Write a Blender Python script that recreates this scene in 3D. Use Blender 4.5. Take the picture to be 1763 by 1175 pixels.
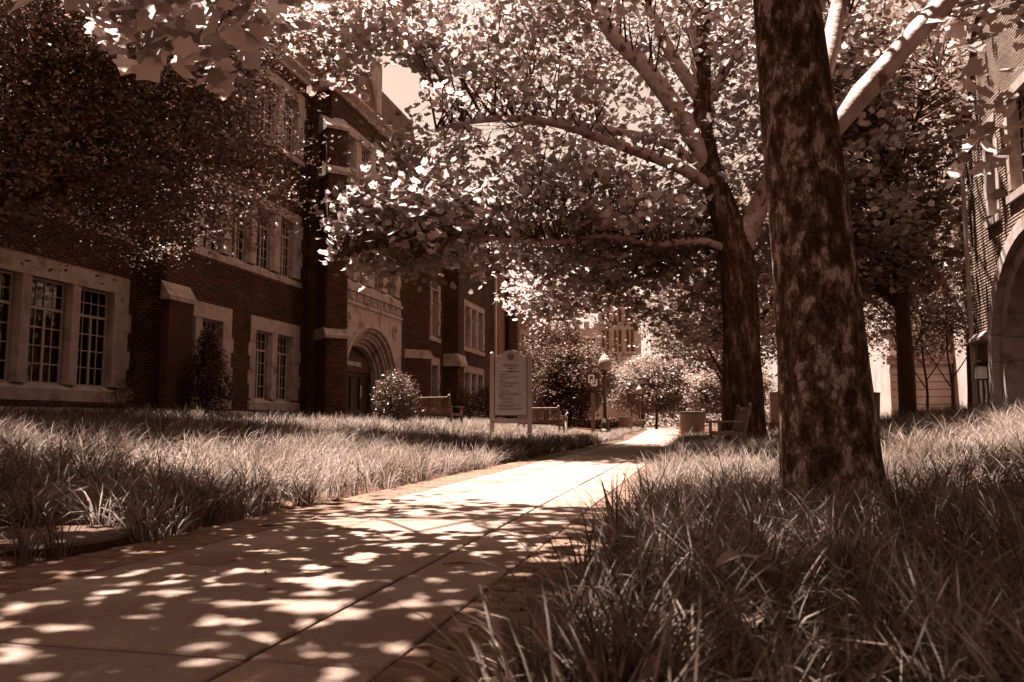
import bpy, math, random
import numpy as np
from mathutils import Vector, Matrix, noise as mnoise

rng = np.random.default_rng(7)
random.seed(7)
scene = bpy.context.scene
for o in list(bpy.data.objects):
    bpy.data.objects.remove(o)
COL = scene.collection

# ------------------------------------------------------------------ camera
CAM_H = 0.63
PITCH = math.atan(140 / 1400)
YAW = math.atan(.231 * math.cos(PITCH))
cam_data = bpy.data.cameras.new('camera')
cam_data.sensor_width = 36
cam_data.lens = 36 * 1400 / 1763
cam_data.clip_start = 0.02
cam_data.clip_end = 2000
cam_data.dof.use_dof = True
cam_data.dof.focus_distance = 9.0
cam_data.dof.aperture_fstop = 5.0
cam = bpy.data.objects.new('camera', cam_data)
COL.objects.link(cam)
cam.location = (0, 0, CAM_H)
cam.rotation_euler = (math.pi / 2 + PITCH, 0, YAW)
scene.camera = cam

# ------------------------------------------------------------------ light
SUN = Vector((-.205, .10, .97)).normalized()
SUN_EL = math.asin(SUN.z)
SUN_AZ = math.atan2(SUN.x, SUN.y)
world = bpy.data.worlds.new('World')
scene.world = world
world.use_nodes = True
wn = world.node_tree
wn.nodes.clear()
sky = wn.nodes.new('ShaderNodeTexSky')
sky.sky_type = 'NISHITA'
sky.sun_disc = False
sky.sun_elevation = SUN_EL
sky.sun_rotation = SUN_AZ
sky.dust_density = 3.0
sky.air_density = 0.7
bw = wn.nodes.new('ShaderNodeRGBToBW')          # the photograph is toned: one sepia hue everywhere
tone = wn.nodes.new('ShaderNodeMix')
tone.data_type = 'RGBA'; tone.blend_type = 'MULTIPLY'
tone.inputs['Factor'].default_value = 1.0
tone.inputs['B'].default_value = (1.0, .74, .61, 1)
bg = wn.nodes.new('ShaderNodeBackground')
bg.inputs['Strength'].default_value = 0.05
wo = wn.nodes.new('ShaderNodeOutputWorld')
wn.links.new(sky.outputs['Color'], bw.inputs['Color'])
wn.links.new(bw.outputs['Val'], tone.inputs['A'])
wn.links.new(tone.outputs['Result'], bg.inputs['Color'])
wn.links.new(bg.outputs['Background'], wo.inputs['Surface'])
sd = bpy.data.lights.new('sun', 'SUN')
sd.energy = 5.0
sd.angle = math.radians(.53)
sd.color = (1.0, .985, .96)
sun = bpy.data.objects.new('sun', sd)
COL.objects.link(sun)
sun.rotation_euler = SUN.to_track_quat('Z', 'Y').to_euler()
sun.location = SUN * 60

vs = scene.view_settings
vs.view_transform = 'Standard'
vs.look = 'None'
vs.gamma = 1
vs.exposure = 2.95
vs.use_curve_mapping = False
cy = scene.cycles
cy.use_denoising = True
cy.max_bounces = 6
cy.diffuse_bounces = 1
cy.glossy_bounces = 2
cy.transmission_bounces = 4
cy.transparent_max_bounces = 8
cy.caustics_reflective = False
cy.caustics_refractive = False

# ------------------------------------------------------------------ helpers
def S(l, k=0.0):
    """sepia albedo of grey value l (dark things are redder, as in the toned print)"""
    return (l, l * min(.92, .36 + .90 * l + k), l * min(.88, .14 + 1.25 * l + k), 1)

def mat(name, a, b=None, scale=6, detail=5, rough=.8, bump=0, bscale=None, island=0, spec=.3,
        stretch=None, trans=0, dist=.02, contrast=(.35, .65), objrand=0, third=None):
    m = bpy.data.materials.new(name)
    m.use_nodes = True
    t = m.node_tree; N = t.nodes; L = t.links
    p = N['Principled BSDF']; out = N['Material Output']
    p.inputs['Roughness'].default_value = rough
    p.inputs['Specular IOR Level'].default_value = spec
    p.inputs['Specular Tint'].default_value = (1, .72, .58, 1)
    col = None
    tc = N.new('ShaderNodeTexCoord')
    mp = N.new('ShaderNodeMapping')
    L.new(tc.outputs['Object'], mp.inputs['Vector'])
    if stretch: mp.inputs['Scale'].default_value = stretch
    if b is None: b = a
    nz = N.new('ShaderNodeTexNoise')
    nz.inputs['Scale'].default_value = scale; nz.inputs['Detail'].default_value = detail
    L.new(mp.outputs['Vector'], nz.inputs['Vector'])
    mr = N.new('ShaderNodeMapRange')
    mr.inputs['From Min'].default_value = contrast[0]; mr.inputs['From Max'].default_value = contrast[1]
    L.new(nz.outputs['Fac'], mr.inputs['Value'])
    mx = N.new('ShaderNodeMix'); mx.data_type = 'RGBA'
    L.new(mr.outputs['Result'], mx.inputs['Factor'])
    mx.inputs['A'].default_value = a; mx.inputs['B'].default_value = b
    col = mx.outputs['Result']
    if third:
        n2 = N.new('ShaderNodeTexNoise')
        n2.inputs['Scale'].default_value = third[1]; n2.inputs['Detail'].default_value = 6
        L.new(mp.outputs['Vector'], n2.inputs['Vector'])
        r2 = N.new('ShaderNodeMapRange')
        r2.inputs['From Min'].default_value = third[2]; r2.inputs['From Max'].default_value = third[3]
        L.new(n2.outputs['Fac'], r2.inputs['Value'])
        m2 = N.new('ShaderNodeMix'); m2.data_type = 'RGBA'
        L.new(r2.outputs['Result'], m2.inputs['Factor'])
        L.new(col, m2.inputs['A']); m2.inputs['B'].default_value = third[0]
        col = m2.outputs['Result']
    if island or objrand:
        if island:
            g = N.new('ShaderNodeNewGeometry'); src = g.outputs['Random Per Island']
        else:
            g = N.new('ShaderNodeObjectInfo'); src = g.outputs['Random']
        r = N.new('ShaderNodeMapRange')
        k = island or objrand
        r.inputs['To Min'].default_value = 1 - k; r.inputs['To Max'].default_value = 1 + k
        L.new(src, r.inputs['Value'])
        hv = N.new('ShaderNodeHueSaturation')
        L.new(col, hv.inputs['Color']); L.new(r.outputs['Result'], hv.inputs['Value'])
        col = hv.outputs['Color']
    L.new(col, p.inputs['Base Color'])
    if bump:
        bn = N.new('ShaderNodeTexNoise')
        bn.inputs['Scale'].default_value = bscale or scale * 3; bn.inputs['Detail'].default_value = 6
        L.new(mp.outputs['Vector'], bn.inputs['Vector'])
        bp = N.new('ShaderNodeBump')
        bp.inputs['Strength'].default_value = bump; bp.inputs['Distance'].default_value = dist
        L.new(bn.outputs['Fac'], bp.inputs['Height'])
        L.new(bp.outputs['Normal'], p.inputs['Normal'])
    if trans:
        tr = N.new('ShaderNodeBsdfTranslucent')
        L.new(col, tr.inputs['Color'])
        ms = N.new('ShaderNodeMixShader'); ms.inputs['Fac'].default_value = trans
        L.new(p.outputs['BSDF'], ms.inputs[1]); L.new(tr.outputs['BSDF'], ms.inputs[2])
        L.new(ms.outputs['Shader'], out.inputs['Surface'])
    return m

def glass_mat(name, tint, refl=.25):
    m = bpy.data.materials.new(name); m.use_nodes = True
    t = m.node_tree; N = t.nodes; L = t.links
    N.remove(N['Principled BSDF']); out = N['Material Output']
    a = N.new('ShaderNodeBsdfTransparent'); a.inputs['Color'].default_value = tint
    g = N.new('ShaderNodeBsdfGlossy'); g.inputs['Roughness'].default_value = .03
    g.inputs['Color'].default_value = (.9, .72, .62, 1)
    fr = N.new('ShaderNodeFresnel'); fr.inputs['IOR'].default_value = 1.5
    mx = N.new('ShaderNodeMixShader')
    L.new(fr.outputs['Fac'], mx.inputs['Fac']); L.new(a.outputs['BSDF'], mx.inputs[1]); L.new(g.outputs['BSDF'], mx.inputs[2])
    L.new(mx.outputs['Shader'], out.inputs['Surface'])
    return m

def link(name, me, parent=None, m=None, loc=None, rotz=None):
    if m is not None and not me.materials: me.materials.append(m)
    o = bpy.data.objects.new(name, me); COL.objects.link(o)
    if parent is not None: o.parent = parent
    if loc is not None: o.location = loc
    if rotz is not None: o.rotation_euler = (0, 0, rotz)
    return o

def bulk(name, V, F, m, parent=None, smooth=False):
    """V (n,3), F (m,k) int: one mesh object made in bulk"""
    V = np.asarray(V, dtype=np.float32); F = np.asarray(F, dtype=np.int32)
    me = bpy.data.meshes.new(name)
    k = F.shape[1]
    me.vertices.add(len(V)); me.vertices.foreach_set('co', V.ravel())
    me.loops.add(F.size); me.loops.foreach_set('vertex_index', F.ravel())
    me.polygons.add(len(F))
    me.polygons.foreach_set('loop_start', np.arange(0, F.size, k, dtype=np.int32))
    me.polygons.foreach_set('loop_total', np.full(len(F), k, dtype=np.int32))
    if smooth: me.polygons.foreach_set('use_smooth', np.ones(len(F), dtype=bool))
    me.update(calc_edges=True)
    return link(name, me, parent, m)

def empty(name, loc=(0, 0, 0), rotz=0):
    o = bpy.data.objects.new(name, None); COL.objects.link(o)
    o.location = loc; o.rotation_euler = (0, 0, rotz); o.empty_display_size = .2
    return o

def tag(o, label=None, cat=None, group=None, kind=None):
    if label: o['label'] = label
    if cat: o['category'] = cat
    if group: o['group'] = group
    if kind: o['kind'] = kind
    return o

def copy_tree(o, parent=None):
    c = o.copy(); COL.objects.link(c)
    if parent is not None: c.parent = parent
    for ch in list(o.children): copy_tree(ch, c)
    return c

class MB:
    def __init__(s): s.V = []; s.F = []
    def add(s, V, F):
        n = len(s.V); s.V += [tuple(v) for v in V]; s.F += [tuple(i + n for i in f) for f in F]; return s
    def box(s, lo, hi, ch=0):
        x0, y0, z0 = lo; x1, y1, z1 = hi
        V = [(x0, y0, z0), (x1, y0, z0), (x1, y1, z0), (x0, y1, z0), (x0, y0, z1), (x1, y0, z1), (x1, y1, z1), (x0, y1, z1)]
        if ch:
            c = ch
            V[4:] = [(x0, y0, z1 - c), (x1, y0, z1 - c), (x1, y1, z1 - c), (x0, y1, z1 - c)]
            V += [(x0 + c, y0 + c, z1), (x1 - c, y0 + c, z1), (x1 - c, y1 - c, z1), (x0 + c, y1 - c, z1)]
            F = [(3, 2, 1, 0), (0, 1, 5, 4), (1, 2, 6, 5), (2, 3, 7, 6), (3, 0, 4, 7), (4, 5, 9, 8), (5, 6, 10, 9), (6, 7, 11, 10), (7, 4, 8, 11), (8, 9, 10, 11)]
        else:
            F = [(3, 2, 1, 0), (4, 5, 6, 7), (0, 1, 5, 4), (1, 2, 6, 5), (2, 3, 7, 6), (3, 0, 4, 7)]
        return s.add(V, F)
    def obox(s, c, half, M):
        V = [Vector(c) + M @ Vector((half[0] * i, half[1] * j, half[2] * k)) for k in (-1, 1) for i, j in ((-1, -1), (1, -1), (1, 1), (-1, 1))]
        return s.add(V, [(3, 2, 1, 0), (4, 5, 6, 7), (0, 1, 5, 4), (1, 2, 6, 5), (2, 3, 7, 6), (3, 0, 4, 7)])
    def tube(s, P, R, n=8, cap=True, wob=0, seed=0):
        P = [Vector(p) for p in P]; k = len(P); V = []
        up = Vector((.31, .17, .93)); prev = None
        for i, p in enumerate(P):
            d = (P[min(i + 1, k - 1)] - P[max(i - 1, 0)]).normalized()
            a = (up - d * up.dot(d)) if prev is None else (prev - d * prev.dot(d))
            if a.length < 1e-4: a = Vector((1, 0, 0)) - d * d.x
            a.normalize(); prev = a; b = d.cross(a)
            for j in range(n):
                t = 2 * math.pi * j / n
                q = a * math.cos(t) + b * math.sin(t)
                r = R[i]
                if wob:
                    w = p + q * r
                    r *= 1 + wob * (mnoise.noise(Vector((w.x * 3 + seed, w.y * 3, w.z * 1.1))) + .5 * mnoise.noise(Vector((w.x * 9, w.y * 9 + seed, w.z * 2.6))))
                V.append(p + q * r)
        F = [(i * n + j, i * n + (j + 1) % n, (i + 1) * n + (j + 1) % n, (i + 1) * n + j) for i in range(k - 1) for j in range(n)]
        if cap: F += [tuple(range(n - 1, -1, -1)), tuple((k - 1) * n + j for j in range(n))]
        return s.add(V, F)
    def lathe(s, prof, n=20, c=(0, 0, 0)):
        k = len(prof)
        V = [(c[0] + r * math.cos(2 * math.pi * j / n), c[1] + r * math.sin(2 * math.pi * j / n), c[2] + z) for r, z in prof for j in range(n)]
        F = [(i * n + j, i * n + (j + 1) % n, (i + 1) * n + (j + 1) % n, (i + 1) * n + j) for i in range(k - 1) for j in range(n)]
        F += [tuple(range(n - 1, -1, -1)), tuple((k - 1) * n + j for j in range(n))]
        return s.add(V, F)
    def prism(s, poly, fn, d0, d1):
        """poly [(u,v)], fn(u,v,d)->xyz, extruded from d0 to d1"""
        n = len(poly)
        V = [fn(u, v, d0) for u, v in poly] + [fn(u, v, d1) for u, v in poly]
        F = [tuple(range(n - 1, -1, -1)), tuple(range(n, 2 * n))] + [(i, (i + 1) % n, n + (i + 1) % n, n + i) for i in range(n)]
        return s.add(V, F)
    def mesh(s, name, smooth=False):
        me = bpy.data.meshes.new(name); me.from_pydata(s.V, [], s.F); me.update()
        if smooth:
            for p in me.polygons: p.use_smooth = True
        return me
    def build(s, name, m, parent=None, smooth=False, **k):
        return link(name, s.mesh(name, smooth), parent, m, **k)

def smoothpath(P, R, sub=4):
    P = [Vector(p) for p in P]; n = len(P); out = []; rr = []
    for i in range(n - 1):
        p0, p1, p2, p3 = P[max(i - 1, 0)], P[i], P[i + 1], P[min(i + 2, n - 1)]
        for k in range(sub):
            t = k / sub
            out.append(.5 * ((2 * p1) + (-p0 + p2) * t + (2 * p0 - 5 * p1 + 4 * p2 - p3) * t * t + (-p0 + 3 * p1 - 3 * p2 + p3) * t ** 3))
            rr.append(R[i] * (1 - t) + R[i + 1] * t)
    out.append(P[-1]); rr.append(R[-1])
    return out, rr

def nrm(a): return a / np.maximum(np.linalg.norm(a, axis=1, keepdims=True), 1e-9)
def sst(t):
    t = np.clip(t, 0, 1); return t * t * (3 - 2 * t)

# camera projection (thins unseen grass and clears leaves by image position)
CF = np.array([-math.sin(YAW) * math.cos(PITCH), math.cos(YAW) * math.cos(PITCH), math.sin(PITCH)])
CR = np.array([math.cos(YAW), math.sin(YAW), 0]); CU = np.cross(CR, CF)
def project(P):
    d = np.asarray(P) - np.array([0, 0, CAM_H]); z = d @ CF
    zz = np.where(np.abs(z) < 1e-3, 1e-3, z)
    return 881.5 + 1400 * (d @ CR) / zz, 587.5 - 1400 * (d @ CU) / zz, z

def ground(x, y):
    x = np.asarray(x, float); y = np.asarray(y, float)
    left = .50 * sst((-x - 2.95) / 5.2) + .25 * sst((-x - 8.6) / 3.2)
    right = .72 * sst((x - .6) / 5.8)
    fade = 1 - sst((y - 40) / 25)
    return (left + right) * fade - .012

# ------------------------------------------------------------------ materials
M_conc = mat('concrete', S(.14, .14), S(.20, .14), 2.2, 10, .9, .5, 120, objrand=.09, dist=.005, third=(S(.11, .1), 1.1, .50, .68))
def add_speckle(m, scale, lo, hi):
    t = m.node_tree; N = t.nodes; L = t.links; p = N['Principled BSDF']
    src = p.inputs['Base Color'].links[0].from_socket
    tc = N.new('ShaderNodeTexCoord'); v = N.new('ShaderNodeTexNoise'); v.inputs['Scale'].default_value = scale; v.inputs['Detail'].default_value = 4; v.inputs['Roughness'].default_value = .8
    L.new(tc.outputs['Object'], v.inputs['Vector'])
    r = N.new('ShaderNodeMapRange'); r.inputs['From Min'].default_value = .34; r.inputs['From Max'].default_value = .6; r.inputs['To Min'].default_value = lo; r.inputs['To Max'].default_value = hi
    L.new(v.outputs['Fac'], r.inputs['Value'])
    h = N.new('ShaderNodeHueSaturation'); L.new(src, h.inputs['Color']); L.new(r.outputs['Result'], h.inputs['Value']); L.new(h.outputs['Color'], p.inputs['Base Color'])
add_speckle(M_conc, 60, .72, 1.08)
M_joint = mat('joint_dirt', S(.035), S(.07), 20, 5, .95)
M_paver = mat('paver_brick', S(.07, .08), S(.11, .08), 14, 6, .85, .3, 120, objrand=.22, dist=.004)
M_sand = mat('paver_joint', S(.17), S(.24), 30, 5, .95)
M_soil = mat('mulch_soil', S(.030), S(.075), 9, 8, .95, .8, 30, dist=.03)
M_grass = mat('grass_blade', S(.055, .16), S(.215, .15), 1.6, 4, .6, island=.65, spec=.2, trans=.42)
M_leaf = mat('sycamore_leaf', S(.26, .1), S(.42, .05), .8, 4, .48, island=.55, spec=.35, trans=.5)
M_leafd = mat('small_dark_leaf', S(.11, .08), S(.21, .08), .9, 4, .42, island=.6, spec=.4, trans=.42)
M_leafb = mat('background_leaf', S(.13, .12), S(.24, .12), .6, 4, .5, island=.5, spec=.35, trans=.34)
M_leafp = mat('pale_far_leaf', S(.13, .15), S(.24, .13), .6, 4, .55, island=.45, spec=.3, trans=.34)
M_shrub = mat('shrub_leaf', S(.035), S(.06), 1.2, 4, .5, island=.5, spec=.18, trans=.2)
def bark_mat(name, tones, edges, scale, stretch, bump=.9):
    m = bpy.data.materials.new(name); m.use_nodes = True
    t = m.node_tree; N = t.nodes; L = t.links; p = N['Principled BSDF']
    p.inputs['Roughness'].default_value = .95; p.inputs['Specular IOR Level'].default_value = .05
    tc = N.new('ShaderNodeTexCoord'); mp = N.new('ShaderNodeMapping'); mp.inputs['Scale'].default_value = stretch
    L.new(tc.outputs['Object'], mp.inputs['Vector'])
    a = N.new('ShaderNodeTexNoise'); a.inputs['Scale'].default_value = scale; a.inputs['Detail'].default_value = 7; a.inputs['Roughness'].default_value = .70; a.inputs['Distortion'].default_value = .25
    L.new(mp.outputs['Vector'], a.inputs['Vector'])
    r = N.new('ShaderNodeValToRGB'); e = r.color_ramp.elements
    e[0].position = 0; e[0].color = tones[0]; e[1].position = edges[0]; e[1].color = tones[0]
    for k in range(1, len(tones)):
        x = e.new(edges[k - 1] + .012); x.color = tones[k]
        if k < len(edges): y = e.new(edges[k]); y.color = tones[k]
    L.new(a.outputs['Fac'], r.inputs['Fac'])
    f = N.new('ShaderNodeTexNoise'); f.inputs['Scale'].default_value = scale * 7; f.inputs['Detail'].default_value = 6
    L.new(mp.outputs['Vector'], f.inputs['Vector'])
    mr = N.new('ShaderNodeMapRange'); mr.inputs['From Min'].default_value = .3; mr.inputs['From Max'].default_value = .7
    mr.inputs['To Min'].default_value = .55; mr.inputs['To Max'].default_value = 1.3
    L.new(f.outputs['Fac'], mr.inputs['Value'])
    hv = N.new('ShaderNodeHueSaturation'); L.new(r.outputs['Color'], hv.inputs['Color']); L.new(mr.outputs['Result'], hv.inputs['Value'])
    L.new(hv.outputs['Color'], p.inputs['Base Color'])
    ad = N.new('ShaderNodeMath'); ad.operation = 'MULTIPLY_ADD'; ad.inputs[1].default_value = .35
    L.new(f.outputs['Fac'], ad.inputs[0]); L.new(a.outputs['Fac'], ad.inputs[2])
    b = N.new('ShaderNodeBump'); b.inputs['Strength'].default_value = bump; b.inputs['Distance'].default_value = .05
    L.new(ad.outputs['Value'], b.inputs['Height']); L.new(b.outputs['Normal'], p.inputs['Normal'])
    return m
M_shrubl = mat('sunlit_shrub_leaf', S(.06, .1), S(.11, .1), 1.2, 4, .35, island=.5, spec=.5, trans=.25)  # lighter copy of the shrub leaf, sunlight put into its colour
M_bark = bark_mat('flaking_bark', [S(.04, .08), S(.085, .1), S(.15, .1), S(.34, .06)], [.45, .51, .565], 10, (1, 1, .5))
M_bark2 = bark_mat('mottled_bark', [S(.04, .05), S(.07, .08), S(.12, .1), S(.24, .08)], [.45, .53, .60], 6, (1, 1, .34))
M_limb = mat('pale_limb_bark', S(.30), S(.40), 5, 7, .8, .5, 16, dist=.02, third=(S(.13), 4.5, .55, .63))
M_twig = mat('twig_bark', S(.06), S(.11), 9, 5, .9)
M_dbark = mat('dark_bark', S(.035), S(.06), 7, 6, .95, .9, 20, stretch=(1, 1, .35), dist=.03)
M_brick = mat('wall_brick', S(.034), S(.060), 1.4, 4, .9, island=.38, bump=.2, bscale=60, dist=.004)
M_brickr = mat('wall_brick_red', S(.09, .13), S(.145, .13), 1.4, 4, .9, island=.28, bump=.2, bscale=60, dist=.004)
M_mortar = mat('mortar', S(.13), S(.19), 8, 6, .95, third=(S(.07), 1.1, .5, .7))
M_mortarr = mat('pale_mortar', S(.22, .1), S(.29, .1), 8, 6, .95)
M_stone = mat('limestone', S(.27, .08), S(.35, .08), 5, 7, .85, .25, 40, dist=.01, third=(S(.14, .06), 2.2, .53, .72), objrand=.06)
M_frame = mat('painted_window_frame', S(.32, .05), S(.38, .05), 12, 5, .6, objrand=.05)
M_glass = glass_mat('window_glass', (.42, .34, .30, 1))
M_room = mat('room_shade', S(.02), S(.035), 2)  # near-black: the shade of unlit rooms put into the colour
M_blind = mat('window_blind', S(.34), S(.40), 4, 4, .8, stretch=(1, 1, 30))
M_tile = mat('roof_tile', S(.07), S(.12), 3, 5, .85, .5, 30, island=.3)
M_doorw = mat('dark_door', S(.02), S(.03), 6, 4, .4, spec=.5)
M_letter = mat('white_lettering', S(.75), rough=.6)
M_ink = mat('dark_ink', S(.06), rough=.7)
M_signp = mat('sign_panel', S(.52), S(.58), 3, 4, .5, spec=.4)
M_signf = mat('sign_post_paint', S(.45), S(.50), 6, 4, .45, spec=.4)
M_wood = mat('weathered_teak', S(.12, .1), S(.20, .1), 8, 6, .85, .4, 40, stretch=(.3, 1, 1), objrand=.15)
M_iron = mat('black_iron', S(.018), S(.03), 12, 5, .45, .2, 60, spec=.5)
M_globe = mat('lamp_globe', S(.26, .1), S(.30, .1), 3, 3, .3, spec=.5, trans=.3)
M_banner = mat('crimson_banner', S(.07), S(.085), 8, 4, .6)
M_post = mat('grey_post', S(.12), S(.17), 7, 5, .7)
M_bin = mat('concrete_bin', S(.14, .2), S(.18, .2), 9, 6, .85, .3, 90, dist=.005)
M_binlid = mat('bin_lid', S(.025), S(.04), 12, 4, .5)
M_cover = mat('utility_cover', S(.022), S(.05), 12, 6, .7, .6, 60, dist=.006)
M_far = mat('far_stone', S(.28, .1), S(.36, .1), .6, 6, .9)
M_fard = mat('far_dark', S(.05), S(.09), .6, 5, .6)
M_stick = mat('dry_stick', S(.05), S(.10), 20)
M_dead = mat('dry_leaf', S(.09), S(.16), 15, 5, .7, trans=.2)
M_straw = mat('straw_blade', S(.34), S(.45), 8, 4, .6, trans=.3)

# ------------------------------------------------------------------ ground
xs = np.concatenate([[-400, -150, -60, -30, -20], np.arange(-14, 8.01, .4), [10, 14, 20, 30, 60, 150, 400]])
ys = np.concatenate([[-60, -20, -8], np.arange(-3, 42, .5), [44, 48, 52, 58, 64, 72, 90, 120, 180, 300, 600]])
GX, GY = np.meshgrid(xs, ys)
GZ = ground(GX, GY)
onpath = (GX > -3.05) & (GX < -.3)
GZ = np.where(onpath, -.075, GZ)
V = np.stack([GX.ravel(), GY.ravel(), GZ.ravel()], 1)
nx, ny = len(xs), len(ys)
I = np.arange(nx * ny).reshape(ny, nx)
F = np.stack([I[:-1, :-1].ravel(), I[:-1, 1:].ravel(), I[1:, 1:].ravel(), I[1:, :-1].ravel()], 1)
tag(bulk('ground', V, F, M_soil, smooth=True), kind='structure')

# path: slabs with recessed joints
path = empty('path'); tag(path, kind='structure')
MB().box((-2.93, -4, -.12), (-.38, 66, -.035)).build('path_bed', M_joint, path)
cols = [(-2.505, -2.105), (-2.095, -1.21), (-1.19, -.812)]
slab_me = {}
for ci, (x0, x1) in enumerate(cols):
    slab_me[ci] = MB().box((x0, .005, -.09), (x1, 1.249, 0), .006).mesh('slab')
    slab_me[ci].materials.append(M_conc)
for r in range(-3, 50):
    for ci in range(3):
        if r <= 22:
            o = link('slab', slab_me[ci], path)
            o.location = (random.uniform(-.002, .002), 2.04 - 1.258 + r * 1.258, random.uniform(-.003, .002))
far = MB()
far.add([(-2.52, 29.74, 0), (-.80, 29.74, 0), (-1.7, 70, 0), (-4.3, 70, 0)], [(0, 1, 2, 3)])
far.add([(-4.3, 70, 0), (-1.7, 70, 0), (-3.5, 110, 0), (-7.2, 110, 0)], [(0, 1, 2, 3)])
far.build('far_slab_strip', M_conc, path)

def paver_band(name, x0, ymin, ymax, nmax):
    b = empty(name); tag(b, kind='structure')
    MB().box((x0 - .02, -4, -.11), (x0 + .405, 30, -.016)).build('joint_sand', M_sand, b)
    full = MB().box((.004, .004, -.06), (.196, .096, 0), .005).mesh('brick'); full.materials.append(M_paver)
    half = MB().box((.004, .004, -.06), (.096, .096, 0), .005).mesh('brick'); half.materials.append(M_paver)
    rest = MB(); cnt = 0
    rows = sorted(range(int(-4 / .1), 300), key=lambda r: abs(r * .1 - ymin) if r * .1 >= ymin else 100 + abs(r * .1))
    for r in rows:
        y = r * .1 + .067
        items = [(0, full), (.2, full)] if r % 2 else [(0, half), (.1, full), (.3, half)]
        for dx, me in items:
            z = random.uniform(-.006, .0)
            if cnt < nmax:
                o = link('brick', me, b); o.location = (x0 + dx, y, z); cnt += 1
                o.rotation_euler = (random.uniform(-.012, .012), random.uniform(-.008, .008), random.uniform(-.008, .008))
            else:
                w = .196 if me is full else .096
                rest.box((x0 + dx + .004, y + .004, -.06), (x0 + dx + w, y + .096, z))
    tag(rest.build('brick_course', M_paver, b), kind='stuff')
paver_band('brick_edging_path_side', -.806, 1.5, 6, 290)
paver_band('brick_edging_lawn_side', -2.917, 1.9, 12, 290)

# ------------------------------------------------------------------ grass
def blades(cx, cy, ln, wd, azim, lean, curl, segs=4):
    """vectorised arching blades, 4 segments"""
    n = len(cx)
    prof = [.75, 1, .9, .62, .02] if segs == 4 else [.8, 1, .7, .02]
    cz = ground(cx, cy)
    onp = (cx > -2.93) & (cx < -.38)
    cz = np.where(onp, -.01, cz)
    d = np.stack([np.cos(azim), np.sin(azim), np.zeros(n)], 1)
    side = np.stack([-np.sin(azim), np.cos(azim), np.zeros(n)], 1)
    tw = rng.uniform(-.6, .6, n)
    side = nrm(side * np.cos(tw)[:, None] + d * np.sin(tw)[:, None] + np.array([0, 0, 1]) * rng.uniform(-.35, .35, n)[:, None])
    P = np.stack([cx, cy, cz - .01], 1); V = []
    ang = lean.copy()
    for k in range(segs + 1):
        w = wd * prof[k]
        V.append(P - side * w[:, None] * .5); V.append(P + side * w[:, None] * .5)
        st = ln / segs
        P = P + d * (np.sin(ang) * st)[:, None] + np.array([0, 0, 1]) * (np.cos(ang) * st)[:, None]
        ang = np.minimum(ang + curl / segs, 2.6)
    V = np.stack(V, 1)
    base = (np.arange(n) * 2 * (segs + 1))[:, None]
    F = np.concatenate([base + np.array([[2 * k, 2 * k + 1, 2 * k + 3, 2 * k + 2]]) for k in range(segs)], 0)
    return V.reshape(-1, 3), F

def grass_field(name, label, mask, x0, x1, y0, y1, dens, clump, ln, wd, wind=0, m=None, cat='grass', cull=True, spread=.85):
    """tufted grass: clump centres, blades radiating from each"""
    nc = int((x1 - x0) * (y1 - y0) * dens / clump)
    kx = rng.uniform(x0, x1, nc); ky = rng.uniform(y0, y1, nc)
    ok = mask(kx, ky)
    if cull:
        px, py, pz = project(np.stack([kx, ky, ground(kx, ky) + .15], 1))
        ok &= (pz > -.2) & (px > -260 - 300 / np.maximum(pz, .5)) & (px < 2020 + 300 / np.maximum(pz, .5)) & (py < 1500)
    kx, ky = kx[ok], ky[ok]; nc = len(kx)
    h = rng.uniform(.72, 1.2, nc)
    n = nc * clump
    ci = np.repeat(np.arange(nc), clump)
    az = rng.uniform(0, 2 * math.pi, n)
    rr = np.abs(rng.normal(0, .045, n)) + .01
    bx = kx[ci] + np.cos(az) * rr; by = ky[ci] + np.sin(az) * rr
    L = ln * h[ci] * rng.uniform(.55, 1.25, n)
    lean = np.abs(rng.normal(.22, .28, n)) * spread + rr * 2
    curl = rng.uniform(.5, 2.3, n)
    if wind:
        v = np.stack([np.cos(az) + wind, np.sin(az)], 1); az = np.arctan2(v[:, 1], v[:, 0])
    W = wd * rng.uniform(.6, 1.25, n)
    V, F = blades(bx, by, L, W, az, lean, curl, 4 if y0 < 6 else 3)
    o = bulk(name, V, F, m or M_grass)
    tag(o, label, cat, kind='stuff')
    return o

edgeR = lambda y: -.42 + .12 * np.clip(3.5 - y, 0, 2) / 2 + .10 * np.sin(y * 2.3) + .05 * np.sin(y * 6.1)
gapR = lambda x, y: (y > 10.6) & (y < 12.6) & (x < 2.6 + .3 * np.sin(y * 3))
T1 = np.array([.95, 6.6])
mR = lambda x, y: (x > edgeR(y)) & ~gapR(x, y) & (np.hypot(x - T1[0], y - T1[1]) > .42)
grass_field('grass_bed', 'dark arching grass blades in the near bed at the right', mR, -.6, 5.5, .75, 4.2, 1700, 20, .37, .0078)
grass_field('grass_bed', 'grass around the foot of the large near tree trunk', mR, -.6, 7, 4.2, 10.6, 950, 18, .35, .0088)
grass_field('grass_bed', 'sunlit grass rising behind the near trunk at the right', mR, -.6, 9, 10.6, 24, 300, 14, .42, .013)
edgeL = lambda y: -2.98 + .07 * np.sin(y * 1.9) + .05 * np.sin(y * 5.3)
mL = lambda x, y: (x < edgeL(y)) & (np.hypot((x + 3.42), (y - 3.72)) > .50)
grass_field('lawn', 'tufts of long grass along the left brick edging, nearest', mL, -6.5, -2.8, 1.8, 6.5, 800, 18, .36, .0105, wind=.4)
grass_field('lawn', 'sunlit long grass lawn left of the path in the middle distance', mL, -11, -2.8, 6.5, 14, 520, 14, .34, .011, wind=.55)
grass_field('lawn', 'far grass lawn in front of the brick hall, around sign and benches', mL, -11.2, -2.8, 14, 32, 240, 12, .34, .016, wind=.5)

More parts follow.
